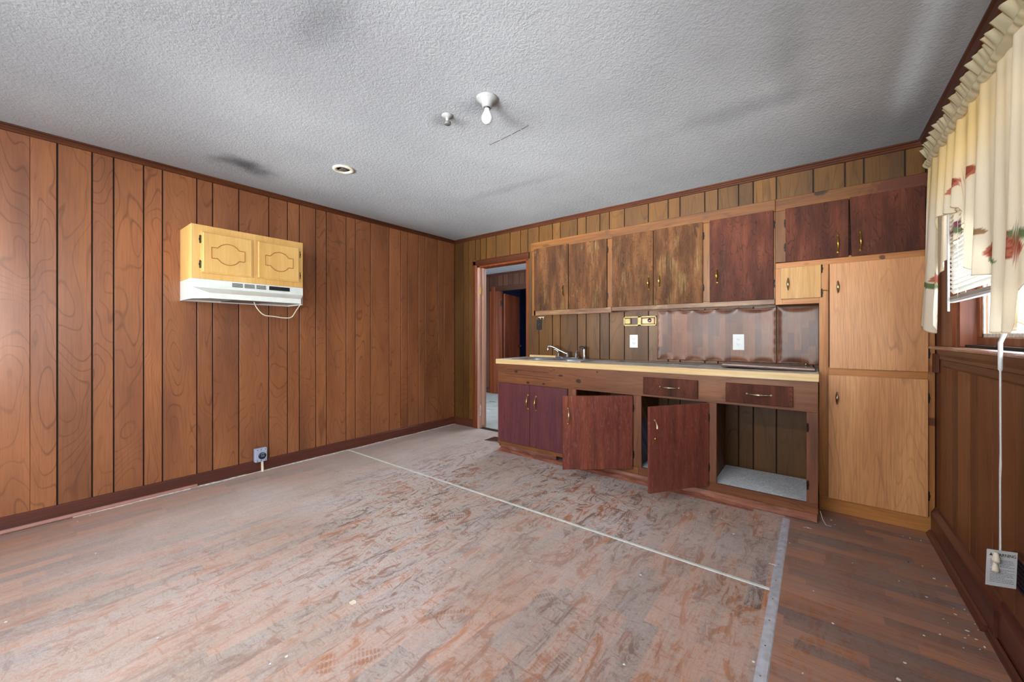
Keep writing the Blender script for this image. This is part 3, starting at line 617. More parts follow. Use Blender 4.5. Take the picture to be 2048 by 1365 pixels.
door(pc, .072, .526, .958, 1.651, YU, K['oak'], .115, 1.495, .098, 1, (1.067,), hmat=K['nickel'], ends=False)
door(pc, .066, .525, .094, .914, YU, K['oak'], .110, .763, .098, 1, (.801, .218), hmat=K['nickel'], ends=False)
m = M(); m.tube([(.035, YU-.006, 1.478), (.050, YU-.010, 1.480), (.064, YU-.012, 1.475)], .004); obj('catch', m, K['brassdk'], pc)

# ================================================================== BASE CABINET
bc = root('base_cabinet', (-1.3, YF, 0), 'long worn red-brown base cabinet under the counter with two doors hanging open', 'cabinet')
BX0, BX1 = -2.597, .012
BT = .887
bx('frieze_rail', (BX0, YF, .692), (BX1, YF+.02, BT), K['frx'], bc, .002)
for a, b in ((BX0, -2.565), (-1.785, -1.685), (-1.165, -1.098), (-.615, -.557)): bx('stile', (a, YF, .119), (b, YF+.02, .692), K['frz'], bc, .002)
bx('stile', (-.046, YF, .119), (BX1, YF+.02, .692), K['frz'], bc, .002)
bx('bottom_rail', (BX0, YF, .056), (-1.12, YF+.02, .119), K['frx'], bc, .002); bx('bottom_rail', (-1.119, YF, .056), (BX1, YF+.02, .119), K['frx'], bc, .002)
bx('toe_board', (-2.57, YF+.012, .012), (-1.9, YF+.026, .056), K['toe'], bc, .002); bx('toe_board', (-1.55, YF+.012, .004), (-.9, YF+.026, .056), K['toe'], bc, .002)
bx('toe_board', (-.899, YF+.004, .003), (BX1-.004, YF+.02, .056), K['toe'], bc, .002)
bx('side_panel', (BX0, YF+.02, .03), (BX0+.016, YB-.002, BT), K['frz'], bc, .001)
bx('side_panel', (BX1-.012, YF+.02, .03), (BX1, YU-.001, BT), K['frz'], bc, .001)
for x in (-1.72, -1.13, -.59): bx('divider', (x-.009, YF+.02, .11), (x+.009, YB-.03, BT), K['brownedge'], bc)
bx('bottom_shelf', (BX0+.016, YF+.02, .095), (BX1-.012, YB-.03, .112), K['brownedge'], bc)
bx('shelf_liner', (-.579, YF+.02, .112), (BX1-.014, YB-.03, .118), K['liner'], bc, label='whitish speckled liner on the bottom shelf')
bx('shelf_liner', (-1.12, YF+.02, .112), (-.60, YB-.06, .118), K['liner'], bc)
bx('board_panel', (-1.119, YB-.08, .13), (-.87, YB-.06, .40), plain('blue_board', S(120,150,196), .6), bc, label='blue board inside the cabinet')
door(bc, -2.572, -2.181, .098, .693, YF, K['fir3'], -2.198, .53, .15, -1, (.565,))
door(bc, -2.177, -1.764, .098, .693, YF, K['fir3'], -2.104, .525, .15, 1, ())
def swing(hx, deg): return Matrix.Translation((hx, YF-.010, 0)) @ Matrix.Rotation(math.radians(deg), 4, 'Z') @ Matrix.Translation((-hx, -(YF-.010), 0))
xfC = swing(-1.165, 40)
dC = door(bc, -1.733, -1.167, .10, .69, YF, K['fir4'], -1.69, .53, .14, 1, (), hmat=K['nickel'], xf=xfC, label='red-brown door swung half open')
for z in (.586, .211): hinge(dC, -1.163, z, YF, 1)
xfD = swing(-.612, 56)
dD = door(bc, -1.118, -.614, .10, .69, YF, K['fir4'], -1.075, .545, .12, 1, (), hmat=K['nickel'], xf=xfD, half=True, label='scratched red-brown door swung wide open with a broken handle')
for z in (.585, .225): hinge(dD, -.609, z, YF, 1)
m = M(); m.lathe([(.009, 0), (.009, -.004), (.004, -.007), (0, -.0075)], (-1.07, YF-.02, .47), 'Y', 12); obj('screw_cap', m, K['brass'], dD, xf=xfD)
for z in (.595, .232): hinge(bc, -.043, z, YF, 1, mat=K['iron'])
for (a, b, z0, z1, hx) in ((-1.077, -.678, .712, .846, -.877), (-.497, -.115, .713, .845, -.30)):
    dr = bx('drawer', (a, YF-.02, z0), (b, YF, z1), K['fir2'], bc, .002)
    pull(dr, hx, (z0+z1)/2, YF-.02, .155, horiz=True, mat=K['nickel'])
m = M(); 
for z, xa, xb in ((.835,-2.48,-1.98), (.79,-2.52,-1.9), (.765,-2.50,-1.95)):
    m.add([(xa, YF-.0006, z), (xb, YF-.0006, z-.012), (xb, YF-.0006, z-.009), (xa+.02, YF-.0006, z+.002)], [(0, 1, 2, 3)])
obj('split', m, K['dark'], bc, label='dark cracks in the rail')

# curled vinyl rising against the toe board (part of the floor)
m = M(); prof = []
n = 40; X0, X1 = -2.56, -.33
vs = []; K2 = 8
for i in range(n+1):
    x = X0+(X1-X0)*i/n; hh = .020*(1-.75*max(0, (i/n-.7)/.3))+.003*math.sin(i*1.7)
    for j in range(K2+1):
        a = j/K2; yy = YF-.050+.058*a; zz = hh*math.sin(min(1, a*1.25)*PI/2)+.0015
        vs.append((x, yy, zz))
m.add(vs, [(i*(K2+1)+j, (i+1)*(K2+1)+j, (i+1)*(K2+1)+j+1, i*(K2+1)+j+1) for i in range(n) for j in range(K2)], True)
obj('curled_vinyl_edge', m, wood('curled_vinyl', S(176,124,104), S(150,94,76), S(112,66,54), axis='X', hs=20, ls=8, rings=4, rough=.22, coat=.4, line=.1), fl, fix=False)

# ================================================================== COUNTERTOP, SINK
SX0, SX1, SY0, SY1 = -2.47, -1.68, 3.15, 3.585
ct = root('countertop', (-1.3, 3.05, .887), 'long pale laminate countertop with a light wood front edge', 'countertop')
m = M(); z0, z1 = .90, .933
for a, b in (((BX0-.005, 3.062, z0), (SX0+.015, YB-.001, z1)), ((SX1-.015, 3.062, z0), (PX0-.003, YU-.008, z1)), ((SX1-.015, YU-.008, z0), (PX0-.003, YB-.001, z1)), ((SX0+.015, 3.062, z0), (SX1-.015, SY0+.015, z1)), ((SX0+.015, SY1-.015, z0), (SX1-.015, YB-.001, z1))): m.box(a, b)
obj('top', m, K['counter'], ct)
bx('front_edge', (BX0-.008, 3.048, BT), (.0165, 3.0625, .935), K['edge'], ct, .003)
bx('side_edge', (BX0-.008, 3.0625, BT), (BX0-.001, YB-.002, .935), K['edge'], ct, .001)
m = M(); m.box((-2.55, YB-.03, .933), (-2.2, YB-.001, .958), .003); obj('back_strip', m, K['edge'], ct)
m = M(); m.box((-2.19, YB-.012, .933), (-.02, YB-.001, .942), .001); obj('back_strip', m, K['brownedge'], ct, label='brown strip along the wall')
sk = root('kitchen_sink', ((SX0+SX1)/2, (SY0+SY1)/2, .933), 'double bowl stainless steel sink set in the counter at the left', 'sink')
def basin(cx, cy, rx, ry, x0, x1, y0, y1, depth=.16):
    m = M(); angs = set()
    for i in range(48): angs.add(2*PI*i/48)
    for X in (x0, x1):
        for Y in (y0, y1): angs.add(math.atan2(Y-cy, X-cx) % (2*PI))
    angs = sorted(angs); n = len(angs); loops = []
    o = []
    for a in angs:
        c, s = math.cos(a), math.sin(a); t = min(((x1 if c > 0 else x0)-cx)/c if abs(c) > 1e-9 else 9e9, ((y1 if s > 0 else y0)-cy)/s if abs(s) > 1e-9 else 9e9)
        o.append((cx+c*t, cy+s*t))
    def sup(k, z):
        L = []
        for a in angs:
            c, s = math.cos(a), math.sin(a); q = (abs(c)**3.2+abs(s)**3.2)**(-1/3.2); L.append((cx+rx*k*c*q, cy+ry*k*s*q, z))
        return L
    zt = .939
    loops = [[(p[0], p[1], .932) for p in o], [(p[0], p[1], zt) for p in o], sup(1.05, zt), sup(1, zt-.003), sup(.97, zt-.02), sup(.93, zt-depth*.8), sup(.8, zt-depth), sup(.2, zt-depth-.004)]
    vs = sum(loops, []); fs = [(i*n+j, i*n+(j+1) % n, (i+1)*n+(j+1) % n, (i+1)*n+j) for i in range(len(loops)-1) for j in range(n)]
    m.add(vs[:2*n] and vs, fs, True); m.add(loops[-1], [tuple(range(n))])
    o_ = obj('basin', m, K['steel'], sk)
    m = M(); m.lathe([(.0, -.002), (.03, 0), (.042, .003), (.045, 0)], (cx, cy, zt-depth-.002), 'Z', 20); obj('drain', m, K['chrome'], o_)
xm = -2.075
basin(-2.27, 3.335, .17, .15, SX0, xm, SY0, SY1); basin(-1.88, 3.335, .17, .15, xm, SX1, SY0, SY1)
fy = 3.54
fa = root('faucet', (-2.04, fy, .939), 'chrome faucet with two lever handles behind the sink', 'faucet')
m = M(); m.box((-2.175, fy-.026, .939), (-1.905, fy+.026, .957), .006); m.lathe([(.024, 0), (.021, .012), (.013, .03), (.013, .05), (0, .052)], (-2.04, fy, .955), 'Z', 18); obj('base_plate', m, K['chrome'], fa)
m = M(); m.tube([(-2.04, fy-.004, .985), (-2.06, fy-.01, .992), (-2.12, fy-.03, 1.022), (-2.18, fy-.05, 1.054), (-2.205, fy-.06, 1.063), (-2.235, fy-.07, 1.062)], .0085, 10); m.lathe([(.012, -.022), (.012, .008), (.008, .012)], (-2.235, fy-.07, 1.048), 'Z', 14); obj('spout', m, K['chrome'], fa)
for cx, s in ((-2.148, -1), (-1.938, 1)):
    m = M(); m.lathe([(.022, 0), (.020, .01), (.014, .028), (.012, .05), (0, .052)], (cx, fy, .955), 'Z', 16)
    m.tube([(cx, fy, .998), (cx+s*.010, fy-.004, 1.016), (cx+s*.028, fy-.008, 1.026), (cx+s*.055, fy-.012, 1.027)], [.009, .008, .007, .006], 8, flat=.6); obj('lever_handle', m, K['chrome'], fa)
sp = root('side_sprayer', (-1.845, fy, .939), 'chrome pull-out sprayer beside the faucet', 'sprayer')
m = M(); m.lathe([(.022, 0), (.018, .01), (.014, .02), (.013, .045), (.015, .09), (.013, .108), (0, .110)], (-1.845, fy, .939), 'Z', 16); obj('sprayer_body', m, K['chrome'], sp)
m = M(); m.tube([(-1.845, fy, 1.045), (-1.86, fy-.004, 1.055), (-1.884, fy-.006, 1.056), (-1.893, fy-.007, 1.048)], [.012, .012, .011, .010], 10); obj('sprayer_head', m, K['blackp'], sp)

# board and glass sheet lying on the counter
m = M(); v = [(-1.50, 3.40), (-.80, 3.30), (-.62, 3.44), (-1.32, 3.54)]
m = M(); m.box((-1.45, 3.33, .9335), (-.74, 3.56, .938), .0008); o = obj('glass_sheet', m, K['sglass']); tag(o, 'thin sheet of greenish glass lying flat on the counter', 'glass')
br = root('board_with_knob', (-.27, 3.4, .934), 'brown-edged board with a small knob lying on the right end of the counter', 'board')
bxf = Matrix.Translation((-.28, 3.40, .944)) @ Matrix.Rotation(math.radians(2.5), 4, 'Z') @ Matrix.Rotation(math.radians(1.3), 4, 'Y')
m = M(); m.box((-.275, -.16, .004), (.27, .16, .016), .003); obj('board_top', m, plain('dusty_board_top', S(168,150,142), .5, var=.12, vs=14), br, xf=bxf)
m = M(); m.box((-.28, -.165, -.004), (.275, .165, .004), .002); obj('board_edge', m, K['brownedge'], br, xf=bxf)
m = M(); m.lathe([(.006, .0), (.005, .010), (.012, .018), (.012, .024), (0, .027)], (.225, -.01, .016), 'Z', 14); obj('knob', m, K['nickel'], br, xf=bxf)

# vinyl backsplash with curling edges (two pieces, part of the kitchen wall)
def curl(x0, x1, z0, z1, nails_t, nails_b, sides):
    nx, nz = 120, 40; vs = []
    def arc(x, nails, dep):
        for a, b in zip(nails, nails[1:]):
            if a <= x <= b: s = (x-a)/(b-a); return dep*math.sin(PI*s)**.8*min(1, (b-a)/.2)
        return 0
    for i in range(nx+1):
        x = x0+(x1-x0)*i/nx; at = arc(x, nails_t, .012); ab = arc(x, nails_b, .014)
        for j in range(nz+1):
            s = j/nz; z = z0+ab+(z1-at-z0-ab)*s; y = .004
            y += at*1.2*max(0, 1-(1-s)*9)**2+ab*1.4*max(0, 1-s*8)**2+.0025*math.sin(x*13)*math.sin(s*PI)
            for side, sg in sides:
                dx = abs(x-side)
                if dx < .03: y += (1-dx/.03)**2*(.006+.004*math.sin(z*90))
            vs.append((x, YB-y, z))
    m = M(); W = nz+1
    m.add(vs, [(i*W+j, (i+1)*W+j, (i+1)*W+j+1, i*W+j+1) for i in range(nx) for j in range(nz)], True)
    o = obj('vinyl_backsplash', m, K['vinyl'], wb, fix=False); sol = o.modifiers.new('s', 'SOLIDIFY'); sol.thickness = .002; sol.offset = 1
    return o
curl(-1.136, -.236, .955, 1.400, [-1.136,-1.04,-.95,-.83,-.66,-.50,-.236], [-1.136,-1.00,-.90,-.74,-.60,-.42,-.236], [(-1.136, 1), (-.236, 1)])
curl(-.228, .016, .955, 1.400, [-.228, .016], [-.228, -.04, .016], [(-.228, 1)])

# electrical on the kitchen wall
def outlet(cx, cz, w_, h_, y, label, name='wall_outlet'):
    r_ = root(name, (cx, y, cz), label, 'outlet'); m = M(); m.box((cx-w_/2, y-.006, cz-h_/2), (cx+w_/2, y, cz+h_/2), .002); obj('cover_plate', m, K['whitep'], r_)
    for dz in (-.020, .020):
        m = M(); m.prism([(cx+.016*math.cos(a)*1.0, cz+dz+.0145*math.sin(a)) for a in [i*PI/6 for i in range(12)]], 'Y', y-.0085, y-.005); s = obj('socket', m, K['whitep'], r_)
        m = M(); m.box((cx-.008, y-.009, cz+dz-.001), (cx-.0055, y-.0084, cz+dz+.008)); m.box((cx+.0055, y-.009, cz+dz-.001), (cx+.008, y-.0084, cz+dz+.006)); m.box((cx-.002, y-.009, cz+dz-.009), (cx+.002, y-.0084, cz+dz-.005)); obj('slots', m, K['dark'], s)
outlet(-1.357, 1.122, .078, .122, YB, 'white double outlet on the plank wall between the sink and the wavy vinyl')
outlet(-.491, 1.122, .082, .128, YB-.008, 'white double outlet on the wavy vinyl behind the counter')
sw = root('switch_plate', (-2.435, YB, 1.30), 'dark brown switch plate on the planks left of the sink', 'switch'); bx('cover_plate', (-2.472, YB-.006, 1.24), (-2.40, YB, 1.355), K['blackp'], sw, .002); bx('toggle', (-2.441, YB-.014, 1.288), (-2.431, YB-.006, 1.306), K['brownedge'], sw, .001)
hk = root('plastic_hook', (-2.40, YB-.02, 1.38), 'small white plastic hook under the left end of the wall cabinets', 'hook'); m = M(); m.box((-2.44, YB-.014, 1.376), (-2.36, YB-.002, 1.384), .001); obj('mount', m, K['cream'], hk)
m = M(); 
for x in (-2.42, -2.38): m.tube([(x, YB-.008, 1.378), (x, YB-.010, 1.366), (x+.008, YB-.014, 1.362), (x+.014, YB-.014, 1.368)], .003)
obj('prongs', m, K['cream'], hk, kind='stuff')
# recessed gilt soap and cup holder
sh = root('soap_and_cup_holder', (-1.297, YB, 1.31), 'recessed gilt holder with two compartments on the wall under the cabinets', 'soap holder')
x0, x1, z0, z1, y = -1.455, -1.142, 1.266, 1.357, YB-.006
m = M()
for a, b in (((x0, z0), (x1, z0+.014)), ((x0, z1-.014), (x1, z1)), ((x0, z0), (x0+.014, z1)), ((x1-.014, z0), (x1, z1)), ((-1.317, z0), (-1.283, z1))): m.box((a[0], y-.006, a[1]), (b[0], YB-.001, b[1]), .002)
obj('frame', m, K['mirrorgold'], sh)
bx('recess_back', (x0+.014, YB-.0030, z0+.014), (-1.317, YB-.0005, z1-.014), plain('dark_red_recess', S(70,28,16), .4), sh); bx('recess_back', (-1.283, YB-.003, z0+.014), (x1-.014, YB-.0005, z1-.014), K['brownedge'], sh)
bx('cup_door', (x0+.018, y-.022, z0+.018), (x0+.075, YB-.003, z1-.018), K['mirrorgold'], sh, .006)
bx('soap_tray', (-1.272, y-.018, z0+.016), (x1-.018, YB-.003, z1-.020), K['peach'], sh, .008)
m = M(); m.lathe([(.020, 0), (.019, -.010), (.012, -.018), (0, -.02)], (-1.200, y-.017, 1.315), 'Y', 16); obj('grip', m, K['chrome'], sh)

# ================================================================== RANGE HOOD ON THE LEFT WALL
XH = -3.50
hc = root('hood_cabinet', (XA, 1.14, 1.587), 'small pale yellow two-door cabinet mounted high on the left wall', 'cabinet')
Y0, Y1, Z0, Z1 = .761, 1.526, 1.587, 1.978
bx('body', (XA+.001, Y0, Z0), (XH, Y1, Z1), K['yel'], hc, .002)
def cdoor(a, b, hs):
    z0, z1 = Z0+.045, Z1-.045; m = M(); m.box((XH, a, z0), (XH+.012, b, z1), .001); m.box((XH, a+.006, z0+.006), (XH+.019, b-.006, z1-.006), .006)
    d = obj('door', m, K['yel'], hc); cy, cz = (a+b)/2, (z0+z1)/2; r = .078; hw, hh = .105, .040; path = []
    a0 = math.asin(hh/r)
    def arc(s0, s1): return [(XH+.0192, cy+r*math.cos(t_), cz+r*math.sin(t_)) for t_ in [s0+(s1-s0)*i/16 for i in range(17)]]
    P = [(XH+.0192, cy+hw, cz+hh)]+arc(a0, PI-a0)+[(XH+.0192, cy-hw, cz+hh), (XH+.0192, cy-hw, cz-hh)]+arc(PI+a0, 2*PI-a0)+[(XH+.0192, cy+hw, cz-hh), (XH+.0192, cy+hw, cz+hh)]
    m = M(); 
    for p, q in zip(P, P[1:]): m.tube([p, q], .0032, 6)
    obj('routed_line', m, plain('routed_brown', S(160,104,40), .6), d)
    for z in (z0+.06, z1-.06):
        m = M(); s = hs; yy = a if s < 0 else b
        m.prism([(yy+s*p[0], z+p[1]) for p in [(0,-.028),(.007,-.03),(.011,-.02),(.009,-.012),(.013,-.005),(.013,.005),(.009,.012),(.011,.02),(.007,.03),(0,.028)]], 'X', XH, XH+.004)
        m.tube([(XH+.007, yy+s*.002, z-.024), (XH+.007, yy+s*.002, z+.024)], .0045, 8); obj('hinge', m, K['iron'], d)
cdoor(.818, 1.143, -1); cdoor(1.172, 1.494, 1)
rh = root('range_hood', (XA, 1.14, 1.44), 'white metal range hood under the yellow cabinet on the left wall', 'range hood')
zt, zm, zl, zb = 1.5865, 1.525, 1.478, 1.440; P_ = .13; e = .072
m = M()
V = [(XA+.001, Y0, zb), (XA+.001, Y0, zt), (XH, Y0, zt), (XH, Y0, zm), (XH, Y0, zb),
     (XA+.001, Y1, zb), (XA+.001, Y1, zt), (XH, Y1, zt), (XH, Y1, zm), (XH, Y1, zb),
     (XH+P_, Y0+e, zl), (XH+P_, Y0+e, zb), (XH+P_, Y1-e, zl), (XH+P_, Y1-e, zb)]
m.add(V, [(0, 4, 3, 2, 1), (5, 6, 7, 8, 9), (1, 2, 7, 6), (2, 3, 8, 7), (3, 10, 12, 8), (10, 11, 13, 12), (3, 4, 11, 10), (8, 12, 13, 9), (0, 1, 6, 5)])
o = obj('shell', m, K['white'], rh); so = o.modifiers.new('s', 'SOLIDIFY'); so.thickness = .002; so.offset = -1
m = M(); m.add([(XA+.002, Y0+.004, zb+.012), (XH, Y0+.004, zb+.012), (XH+P_-.01, Y0+e+.01, zb+.012), (XH+P_-.01, Y1-e-.01, zb+.012), (XH, Y1-.004, zb+.012), (XA+.002, Y1-.004, zb+.012)], [(0, 1, 2, 3, 4, 5)]); obj('underside', m, plain('hood_underside', S(178,186,182), .4), rh)
bx('filter', (XA+.06, 1.0, zb+.004), (XH+.02, 1.26, zb+.011), K['greym'], rh, .001)
for k in range(3):
    a = 1.008+k*.081; m = M()
    for i in range(5): m.box((XH+.0022, a, 1.546+i*.0065), (XH+.0030, a+.070, 1.5495+i*.0065))
    obj('vent_grille', m, K['dark'], rh)
bx('control_panel', (XH+.001, 1.262, 1.546), (XH+.004, 1.418, 1.578), K['blackp'], rh, .0005)
m = M(); pth = []
import itertools
ctrl = [(-3.55, 1.17, 1.45), (-3.55, 1.19, 1.40), (-3.55, 1.24, 1.345), (-3.55, 1.31, 1.335), (-3.55, 1.40, 1.325), (-3.55, 1.455, 1.335), (-3.55, 1.49, 1.39), (-3.55, 1.525, 1.445)]
def cr(P, n=6):
    out = []
    for i in range(len(P)-1):
        p0, p1, p2, p3 = [Vector(P[max(0, min(len(P)-1, i+k))]) for k in (-1, 0, 1, 2)]
        for j in range(n):
            t = j/n; out.append((.5*((2*p1)+(-p0+p2)*t+(2*p0-5*p1+4*p2-p3)*t*t+(-p0+3*p1-3*p2+p3)*t**3))[:])
    out.append(P[-1]); return out
m.tube(cr(ctrl), .0042, 8); obj('power_cord', m, K['cream'], rh)

# range receptacle low on the left wall
po = root('range_receptacle', (XA, 1.29, .0), 'grey metal power receptacle box low on the left wall', 'outlet')
bx('box', (XA+.016, 1.245, .092), (XA+.055, 1.335, .205), K['greyp'], po, .003)
m = M(); m.lathe([(.029, 0), (.029, .006), (.024, .012), (.015, .012), (0, .009)], (XA+.055, 1.297, .142), 'X', 22); f_ = obj('socket', m, K['navyreg'], po)
m = M(); m.box((XA+.066, 1.290, .135), (XA+.0685, 1.293, .153)); m.box((XA+.066, 1.303, .135), (XA+.0685, 1.306, .153)); m.tube([(XA+.066, 1.285, .16), (XA+.068, 1.298, .165), (XA+.066, 1.31, .16)], .002); obj('slots', m, K['greyp'], f_)
m = M()
for yy in (1.262, 1.290, 1.322):
    for zz in (.195, .103): m.lathe([(.004, 0), (.003, .003), (0, .003)], (XA+.055, yy, zz), 'X', 8)
obj('screws', m, K['blackp'], po, kind='stuff')
m = M(); m.tube([(XA+.034, 1.305, .10), (XA+.033, 1.306, .05), (XA+.036, 1.307, .0)], .010, 10); obj('conduit', m, K['cream'], po)

# ================================================================== CEILING FITTINGS
lf = root('ceiling_lampholder', (-1.38, 1.545, ZC), 'bare white bulb in a grey round lampholder on the ceiling', 'ceiling light')
m = M(); m.lathe([(.058, 0), (.058, -.006), (.050, -.012), (.030, -.028), (.026, -.048), (.020, -.050)], (-1.38, 1.545, ZC), 'Z', 28); obj('lampholder', m, K['porc'], lf)
m = M(); m.lathe([(.017, -.050), (.017, -.054), (.014, -.056)], (-1.38, 1.545, ZC), 'Z', 18); obj('collar', m, K['blackp'], lf)
m = M(); m.lathe([(.014, -.055), (.015, -.066), (.022, -.080), (.029, -.098), (.0295, -.108), (.025, -.122), (.014, -.132), (0, -.134)], (-1.38, 1.545, ZC), 'Z', 24); obj('bulb', m, K['bulb'], lf)
lc = root('ceiling_pipe_stub', (-1.668, 1.526, ZC), 'small grey capped pipe stub hanging from the ceiling beside the bulb', 'pipe')
m = M(); m.lathe([(.034, 0), (.033, -.003), (.020, -.010), (.011, -.018), (.009, -.034)], (-1.668, 1.526, ZC), 'Z', 24); obj('flange', m, K['porc'], lc)
m = M(); m.lathe([(.010, -.034), (.019, -.037), (.020, -.046), (.016, -.050), (0, -.050)], (-1.668, 1.526, ZC), 'Z', 20); obj('cap', m, K['greym'], lc)
rd = root('detector_base', (-2.82, 1.525, ZC), 'flat round white mounting ring on the ceiling nearer the left wall', 'ceiling ring')
m = M(); m.lathe([(.076, 0), (.076, -.006), (.070, -.010), (.050, -.010), (.046, -.004), (.046, 0)], (-2.82, 1.525, ZC), 'Z', 32); obj('ring', m, K['cream'], rd)
m = M(); m.box((-2.86, 1.505, ZC-.006), (-2.795, 1.55, ZC-.001), .002); obj('bracket', m, K['greym'], rd)

m = M(); m.box((-1.95, -.82, ZC-.05), (-.65, -.68, ZC-.001), .004); obj('fill_lamp_casing', m, K['white'], kind='structure')  # casing made up for the added fill lamp behind the camera

# ================================================================== FLOOR STRIPS AND DEBRIS
ms = root('metal_floor_strip', (-.148, 1, 0), 'long flat silver metal strip screwed over the vinyl seam', 'floor strip')
m = M(); m.prism([(-.167, 0), (-.162, .0025), (-.150, .004), (-.142, .004), (-.132, .0025), (-.128, 0)], 'Y', YN+.02, 3.04); obj('strip', m, K['strip'], ms)
m = M(); yy = -.9
while yy < 3.0:
    m.lathe([(.0035, .0035), (.003, .0048), (0, .005)], (-.150, yy, 0), 'Z', 8); yy += .165
obj('screws', m, K['greym'], ms, kind='stuff')
ws = root('white_floor_strip', (-1.9, 2.12, 0), 'thin whitish strip over the seam from left wall to metal strip', 'floor strip')
m = M(); a = Vector((XA+.03, 2.098, 0)); b = Vector((-.168, 2.147, 0)); d = (b-a).normalized(); nn = Vector((-d.y, d.x, 0))
m.add([(a-nn*.011)[:], (b-nn*.011)[:], (b+nn*.011)[:], (a+nn*.011)[:], (a-nn*.007+Vector((0,0,.0035)))[:], (b-nn*.007+Vector((0,0,.0035)))[:], (b+nn*.007+Vector((0,0,.0035)))[:], (a+nn*.007+Vector((0,0,.0035)))[:]],
      [(4,5,6,7), (0,1,5,4), (1,2,6,5), (2,3,7,6), (3,0,4,7), (0,3,2,1)]); obj('strip', m, K['stripw'], ws)
# unproject helper for debris seen in the photo (gives real floor positions)
Yw = math.radians(38.09)
def fp(u, v, z=0.0):
    a = (u-1024)/775; b = -(v-671.9)/775; D = (-math.sin(Yw)+a*math.cos(Yw), math.cos(Yw)+a*math.sin(Yw), b); t = (z-CH)/D[2]; return (D[0]*t, D[1]*t)
def flake(u, v, s, mat, name, label, cat, group=None, n=7, th=.0012, el=1.0):
    cx, cy = fp(u, v); m = M(); a0 = R.random()*6; rr = [s*(.6+.5*R.random()) for _ in range(n)]
    P = [(cx+rr[i]*math.cos(a0)*math.cos(2*PI*i/n)*1-rr[i]*el*math.sin(a0)*math.sin(2*PI*i/n), cy+rr[i]*math.sin(a0)*math.cos(2*PI*i/n)+rr[i]*el*math.cos(a0)*math.sin(2*PI*i/n)) for i in range(n)]
    m.prism(P, 'Z', .0002, th); o = obj(name, m, mat); return tag(o, label, cat, group)
flake(706, 1206, .020, K['cream'], 'paint_chip', 'largest pale paint chip on the floor left of centre', 'paint chip', n=11)
flake(1160, 1322, .009, K['leaf'], 'dry_leaf', 'small curled beige leaf near the bottom of the floor', 'leaf', n=5, th=.006, el=.6)
flake(1248, 1330, .0055, K['flake'], 'paint_chip', 'small white chip on the floor just right of the beige leaf', 'paint chip')
flake(1797, 1360, .008, K['flake'], 'paint_chip', 'white chip at the bottom edge of the dark right floor', 'paint chip')
flake(1507, 1325, .006, K['flake'], 'paint_chip', 'white chip just left of the metal floor strip', 'paint chip')
flake(1817, 1125, .011, K['blackp'], 'black_splinter', 'short black splinter on the dark right floor', 'splinter', el=.25)
for u, v, s in ((1911,1230,.007),(1929,1220,.004),(1945,1225,.003),(1936,1231,.002),(1907,1218,.003),(1887,1239,.003),(1896,1247,.002),(1935,1263,.007),(1937,1272,.004),(1930,1277,.006),(1953,1280,.006),(1969,1295,.006),(1960,1300,.003),(1927,1297,.003),(1956,1261,.003),(1950,1249,.003)):
    flake(u, v, s, K['flake'], 'paint_flake', 'white paint flakes in a cluster beside the right baseboard', 'paint flake', 'white paint flakes by the right baseboard', el=.6)
for u, v, s in ((1662,1041,.006),(1670,1050,.003),(1745,1052,.003),(1842,1082,.004),(1820,1077,.005),(1806,1073,.003),(1616,1057,.004),(1845,1133,.004),(1868,1158,.006),(1893,1173,.004),(1853,1195,.005),(1798,1163,.003),(1627,1183,.003),(1666,1248,.005),(1579,1087,.004),(1810,1327,.005),(1880,1270,.004),(1705,1127,.003),(1848,1272,.004),(1575,1080,.003),(1605,1348,.003)):
    flake(u, v, s, K['flake'], 'paint_flake', 'white paint flakes scattered over the dark vinyl right of the metal strip', 'paint flake', 'scattered flakes on the right floor')
for u, v, s in ((1132,965,.006),(1143,971,.004),(1162,967,.004),(1174,957,.004),(1204,975,.005),(1140,950,.005),(1307,998,.006),(1239,990,.003),(1403,1030,.005),(1443,1037,.004),(1510,1040,.004),(1467,1069,.006),(734,935,.005),(870,982,.004),(1060,1123,.004),(900,1136,.004),(1281,1151,.006),(1332,1104,.003),(313,940,.006),(191,1108,.005),(392,943,.004),(12,1245,.005),(573,1314,.006),(540,1329,.004),(315,1277,.004),(155,1044,.003),(180,1031,.005),(1043,1138,.003),(765,1222,.003)):
    flake(u, v, s, K['flake'], 'paint_flake', 'tiny white paint flakes scattered over the dusty vinyl left of the metal strip', 'paint flake', 'scattered flakes on the dusty floor')
# curled flap of floor covering by the doorway, nail on the strip
cx, cy = -2.78, 3.30
m = M(); vs = []
for i in range(7):
    for j in range(5):
        a = i/6; b = j/4; vs.append((-2.93+.30*a, 3.235+.18*b+.05*a, .003+.035*a*(1-b)**1.5))
m.add(vs, [(i*5+j, (i+1)*5+j, (i+1)*5+j+1, i*5+j+1) for i in range(6) for j in range(4)], True)
o = obj('floor_covering_flap', m, K['brownedge'], fl, label='lifted flap of vinyl')
so = o.modifiers.new('s', 'SOLIDIFY'); so.thickness = .003
a = fp(1538, 1129); b = fp(1553, 1134)
m = M(); m.tube([(a[0], a[1], .004), (b[0], b[1], .006)], .0018, 8); m.lathe([(.004, 0), (.004, .0015), (0, .002)], (a[0], a[1], .002), 'Z', 10)
tag(obj('nail', m, K['steel']), 'steel nail lying across the left edge of the metal strip', 'nail')
m = M(); P = [fp(1607, 1056), fp(1614, 1056), fp(1620, 1058), fp(1623, 1059)]; m.tube([(p[0], p[1], .002) for p in P], .0012, 6)
tag(obj('white_splinter', m, K['cream']), 'thin curved white splinter on the floor by the cabinet corner', 'splinter')
m = M(); m.tube([(.022, 3.10, .075), (.034, 3.09, .03), (.05, 3.085, .002), (.075, 3.08, .003)], .0015, 6)
